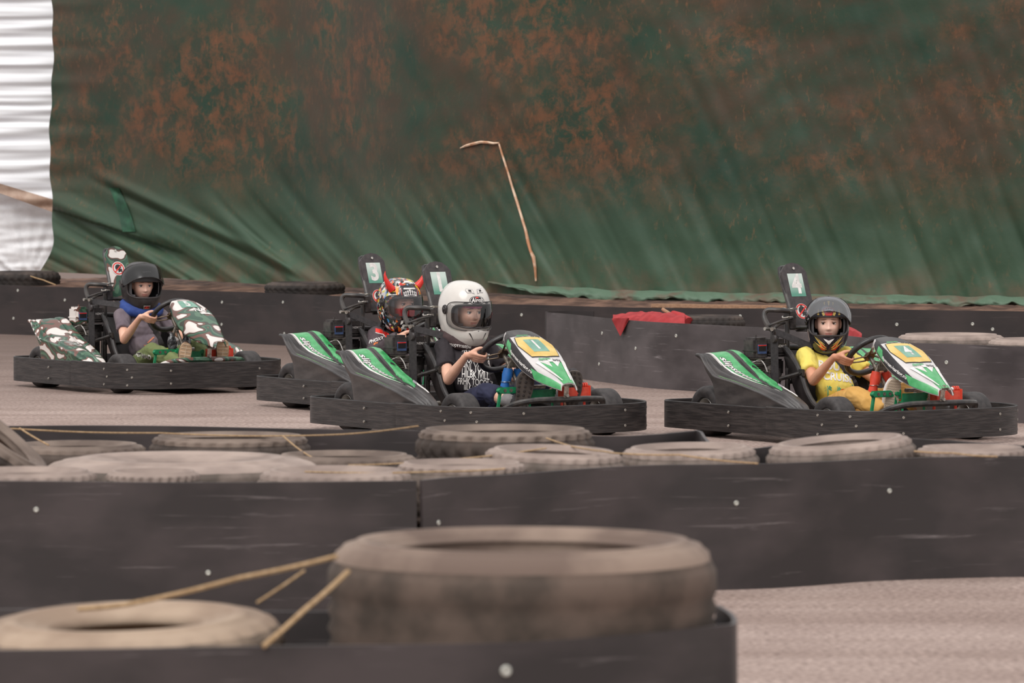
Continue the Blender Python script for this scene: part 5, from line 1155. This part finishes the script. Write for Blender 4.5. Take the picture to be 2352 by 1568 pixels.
# --- driver of kart 1
M_BSH = mat('black_cotton', (34, 29, 34), .85, rgb2=(46, 40, 44), scale=8)
P, add, shirt, TS, tro, TT, hd, Mh = person('1', dict(label='child in white full-face helmet and black printed T-shirt, driving kart 1', head=(.345, 0, .683), yaw=rm(-6), pitch=rm(6), skin=M_SKIN, shirt=M_BSH, trouser=mat('navy_cotton', (36, 38, 62), .85, rgb2=(48, 50, 78), scale=8), shorts=True, sole=mat('grey_rubber_sole', (74, 66, 62), .8, rgb2=(88, 78, 72), scale=20), sole2=mat('dark_lugs', (54, 48, 46), .8), tread='lug', shoe=mat('charcoal_shoe', (56, 52, 54), .7), socks=mat('grey_sock', (128, 124, 124), .9), cap=PINK, capv=.27, iris=M_IRISB, s=1.05, dx=.005, dz=.03, elR=(.52, -.22, .305), colr=.105, colz=-.155, collar=mat('brown_neck_brace', (62, 46, 46), .8), aR=(1.08, -.125, .19), aL=(1.13, .18, .19), shw=.052, look=(rm(6), 0), face_off=(.046, 0, -.004)))
WSH = mat('white_gloss_shell', (226, 222, 216), .22, rgb2=(206, 200, 192), scale=5, coat=.4, amount=(.45, .75))
h, M, SZ, S = helmet(P, hd, rm(-6), rm(6), 1.10, WSH, 'closed', glassy('clear_visor', (250, 250, 250), .03, .03), chin=.012, zsc=1.08, liner=(52, 46, 50)); add(h)
decal('logo_oval', ring2d(0, .066, .0001, .047, 30, .42), M_INK, h, lambda x, y, z: SZ(x / .15, y, .0022), .02)
decal('logo_oval', ring2d(0, .066, .040, .043, 30, .40), M_WHT, h, lambda x, y, z: SZ(x / .15, y, .0024), .02)
decal('logo_arc', poly2d([arc_pts(0, .066, .010, 20, 160, 10)]), M_RED, h, lambda x, y, z: SZ(x / .15, y + .006, .0034), .02)
htext(h, SZ, 'Airoh', 0, .0655, .029, M_WHT, .0044, .15, .03)
for sd in (-1, 1):
    hdecal(h, SZ, 'brow_vent', [[(sd * .090, .050), (sd * .075, .058), (sd * .050, .055), (sd * .062, .050)]], M_INK, .002)
    hdecal(h, SZ, 'vent_frame', [[(sd * .008, .094), (sd * .016, .115), (sd * .070, .118), (sd * .078, .110), (sd * .060, .098), (sd * .030, .100)]], M_GREY, .0012)
    hdecal(h, SZ, 'vent_face', [[(sd * .012, .0965), (sd * .018, .113), (sd * .068, .116), (sd * .074, .110), (sd * .058, .100), (sd * .030, .102)]], WSH, .0022)
    hdecal(h, SZ, 'vent', [[(sd * .028, .104), (sd * .030, .112), (sd * .052, .113), (sd * .050, .105)]], M_INK, .003)
    hdecal(h, SZ, 'chin_vent', [[(sd * .024, -.126), (sd * .030, -.118), (sd * .060, -.084), (sd * .050, -.084)]], M_INK, .002)
htext(h, SZ, 'Airoh', -.150, .040, .010, M_WHT, .008)



co = [c for c in P.children if c.name.startswith('neck_brace')][0]; tc_ = bvh_of(co.data)
th1 = rm(56.5); rgt1 = CAMR(th1); oc = Vector((.42, -.10, .500))
prt(co, tc_, 'lettering', text2d('втоспорттовары', .026, .03, 0, .8), M_WHT, oc + Vector((0, 0, -.008)), rgt1 + Vector((0, 0, -.12)), Vector((0, 0, 1)), .002)
prt(co, tc_, 'lettering', text2d('А', .034, .05, 0, .8), M_RED, oc + rgt1 * -.102 + Vector((0, 0, .004)), rgt1 + Vector((0, 0, -.12)), Vector((0, 0, 1)), .002)
o_ = Vector((.50, -.035, .36)); upv = Vector((-.12, .10, 1))
rows_ = [(.085, '\'THAPA  ITT', .046, .62), (.048, 'IIKOH YVHIA', .050, .55), (.006, 'THNL YOCOL', .052, .56), (-.036, 'HILBK IVILL', .050, .6), (-.078, 'FRHK TOCOLZ', .046, .62), (-.112, 'IIILK HIOUSSI', .034, .62)]
for dy, s_, sz, sx_ in rows_:
    prt(shirt, TS, 'lettering', text2d(s_, sz * 1.15, .02, 0, sx_ * .9), M_WHT, o_ + upv.normalized() * dy + rgt1 * .008, rgt1 + Vector((0, 0, -.08)), upv, .003)

# --- driver of kart 3
RS = mat('dark_race_suit', (66, 54, 60), .8, rgb2=(80, 68, 72), scale=8)
P, add, shirt, TS, tro, TT, hd, Mh = person('3', dict(label='child in black and red race suit and helmet with red horns, driving kart 3', head=(.385, 0, .648), yaw=rm(-4), pitch=rm(4), skin=M_SKIN, shirt=RS, trouser=RS, long=True, sole=M_BLK, sole2=M_BLK, shoe=M_BLK, elR=(.50, -.24, .33), s=1.05, look=(rm(10), 0)))
def splat_mat():
    m = mat('multicolour_shell', (30, 28, 30), .2, coat=.5); n = m.node_tree.nodes; l = m.node_tree.links; b = n['Principled BSDF']
    t = n.new('ShaderNodeTexCoord'); v = n.new('ShaderNodeTexVoronoi'); v.inputs['Scale'].default_value = 58; v.inputs['Randomness'].default_value = 1
    nz = n.new('ShaderNodeTexNoise'); nz.inputs['Scale'].default_value = 25; mx = n.new('ShaderNodeVectorMath'); mx.operation = 'MULTIPLY_ADD'; mx.inputs[1].default_value = (.05, .05, .05)
    l.new(t.outputs['Object'], nz.inputs[0]); l.new(nz.outputs['Color'], mx.inputs[0]); l.new(t.outputs['Object'], mx.inputs[2]); l.new(mx.outputs[0], v.inputs['Vector'])
    sp = n.new('ShaderNodeSeparateColor'); l.new(v.outputs['Color'], sp.inputs[0]); cr = n.new('ShaderNodeValToRGB'); cr.color_ramp.interpolation = 'CONSTANT'; e = cr.color_ramp.elements
    cols = [(26, 24, 26), (196, 196, 196), (214, 208, 60), (28, 26, 28), (224, 110, 40), (150, 154, 150), (200, 44, 40), (34, 32, 34), (60, 130, 190), (228, 226, 220)]
    e[0].position = 0; e[0].color = (*lin(cols[0]), 1); e[1].position = .16; e[1].color = (*lin(cols[1]), 1)
    for k, p in enumerate((.30, .38, .52, .60, .70, .77, .90, .94)): q = e.new(p); q.color = (*lin(cols[k + 2]), 1)
    l.new(sp.outputs[0], cr.inputs[0]); l.new(cr.outputs[0], b.inputs['Base Color']); return m
h, M, SZ, S = helmet(P, hd, rm(-4), rm(4), 1.04, splat_mat(), 'closed', glassy('tinted_visor', (228, 226, 228), .05, .03), zsc=1.08, liner=(44, 38, 40)); add(h)
hdecal(h, SZ, 'black_print', [[(-.09, .050), (-.075, .09), (-.045, .112), (.045, .112), (.075, .09), (.09, .050)]], BLKG, .001)
hdecal(h, SZ, 'white_print', [[(-.055, .118), (-.02, .134), (.02, .134), (.055, .118), (.02, .124), (-.02, .124)]], M_WHT, .002)
hdecal(h, SZ, 'teeth_print', [[(-.052 + k * .015, .088 - .004 * abs(k - 3)), (-.046 + k * .015, .055), (-.040 + k * .015, .088 - .004 * abs(k - 3))] for k in range(7)] + [[(-.05, .090), (.052, .090), (.045, .098), (-.045, .098)]] + [[(-.048, .052), (.048, .052), (.044, .062), (-.044, .062)]], M_WHT, .002)
hdecal(h, SZ, 'red_outline', [[(-.062, .052), (-.058, .052), (-.066, .094), (-.070, .094)], [(.062, .052), (.058, .052), (.066, .094), (.070, .094)]], M_RED, .002)
ORGF = mat('orange_flame', (240, 150, 50), .4)
for sd in (-1, 1): hdecal(h, SZ, 'flame_print', [[(sd * .100, .055), (sd * .115, .085), (sd * .105, .11), (sd * .098, .095), (sd * .088, .108), (sd * .088, .08)]], ORGF, .002)
HORN = mat('red_horn_plastic', (214, 40, 34), .35, rgb2=(226, 58, 46), scale=8)
for sd in (-1, 1):
    base = M @ S_h(sd * (.98 if sd < 0 else .95), w_of_z(.088 if sd < 0 else .104), -.004); o_ = Vector((.10, sd * .45, .60)).normalized(); rr = CAMR(rm(57)) * (.9 if sd > 0 else -1.0)
    tube(b := NB(), [base, base + o_ * .016 + rr * .004, base + o_ * .030 + rr * .012 + Vector((0, 0, .010)), base + o_ * .038 + rr * .024 + Vector((0, 0, .036)), base + o_ * .036 + rr * .030 + Vector((0, 0, .064)), base + o_ * .032 + rr * .029 + Vector((0, 0, .090))], [.026, .023, .018, .0125, .007, .001], 14)
    O('horn', b, HORN, h)
b = NB(); grid(b, lambda u, v: Mh @ Vector((.101 * math.cos(u) + .014 * math.exp(-(u / .3) ** 2) * v, .078 * math.sin(u), -.022 - .075 * (1 - v) + .006 * math.cos(u * 2))), lins(-1.45, 1.45, 30), lins(0, 1, 10)); add(O('face_scarf', b, mat('red_scarf', (206, 36, 44), .8), P))
th3 = rm(57)
prt(shirt, TS, 'lettering', text2d('PHOXX', .027, .03, .2), M_WHT, Vector((.42, -.19, .43)), CAMR(th3) + Vector((0, 0, .3)), Vector((0, 0, 1)), .003)
prt(shirt, TS, 'lettering', text2d('dry', .020, .03, .2), ORG, Vector((.415, -.19, .41)), CAMR(th3) + Vector((0, 0, .3)), Vector((0, 0, 1)), .003)
prt(shirt, TS, 'red_panel', poly2d([[(-.05, .03), (.0, .02), (.045, -.02), (.06, -.05), (.04, -.05), (.0, -.005), (-.05, .008)]]), M_RED, Vector((.44, -.15, .47)), CAMR(th3), Vector((0, 0, 1)), .003)
prt(shirt, TS, 'white_piping', poly2d([[(-.05, .006), (.0, -.006), (.04, -.052), (.037, -.052), (-.003, -.010), (-.05, .002)]]), M_WHT, Vector((.44, -.15, .47)), CAMR(th3), Vector((0, 0, 1)), .003)

# --- driver of kart 5
P, add, shirt, TS, tro, TT, hd, Mh = person('5', dict(label='child with black helmet, blue neck brace and olive trousers, driving kart 5', head=(.425, 0, .700), yaw=rm(-14), pitch=rm(8), skin=M_SKIN, shirt=mat('grey_cotton', (108, 96, 104), .88, rgb2=(122, 110, 116), scale=8), trouser=mat('olive_cotton', (112, 122, 76), .85, rgb2=(126, 138, 90), scale=8), sole=mat('tan_rubber_sole', (186, 156, 126), .7), sole2=mat('pale_tread', (214, 196, 172), .7), tread='bar', shoe=mat('brown_shoe', (92, 70, 60), .7), cap=PINK, capv=.27, dx=.07, dz=.045, s=1.02, elR=(.60, -.225, .335), elL=(.62, .24, .33), kR=(.90, -.17, .27), kL=(.92, .17, .29), aR=(1.19, -.12, .185), aL=(1.21, .17, .20), toe=(.07, 0, .15), collar=mat('blue_neck_brace', (36, 62, 128), .75, rgb2=(48, 76, 146), scale=12), colr=.112, colz=-.155, iris=M_IRISB, look=(rm(4), rm(6))))
MBK = mat('satin_black_shell', (40, 37, 37), .36, rgb2=(54, 50, 50), scale=12)
h, M, SZ, S = helmet(P, hd, rm(-14), rm(8), 1.06, MBK, 'up', glassy('silvery_visor', (150, 148, 148), .03, .16), chin=.006, liner=(46, 42, 44)); add(h)
hdecal(h, SZ, 'red_frame', [[(-.022, -.128), (.026, -.128), (.026, -.106), (-.022, -.106)]], M_WHT, .0016)
hdecal(h, SZ, 'black_field', [[(-.020, -.126), (.024, -.126), (.024, -.108), (-.020, -.108)]], M_INK, .0024)
htext(h, SZ, 'LK1', .002, -.117, .020, M_RED, .0036, 0, .04)
decal('lettering', text2d('sparco', .022, .03, 0), M_GREY, h, lambda x, y, z: SZ(x / .15, .098 + y * .6, .0185), .02)
th5 = rm(57)
prt(tro, TT, 'lettering', text2d('NAD NAD', .042, .05, 0, .8), M_WHT, Vector((.84, -.23, .235)), CAMR(th5) + Vector((0, 0, -.15)), Vector((0, 0, 1)), .003)
ORD = mat('dull_orange_print', (196, 120, 92), .7)
prt(shirt, TS, 'lettering', text2d('speed thrills', .020, .03, 0), ORD, Vector((.60, -.03, .26)), CAMR(th5), Vector((0, 0, 1)), .003)
prt(shirt, TS, 'print', poly2d([[(-.04, 0), (.05, .0), (.05, .006), (-.04, .006)], [(-.02, .02), (.02, .06), (.03, .055), (-.01, .018)]]), ORD, Vector((.60, -.03, .29)), CAMR(th5), Vector((0, 0, 1)), .003)
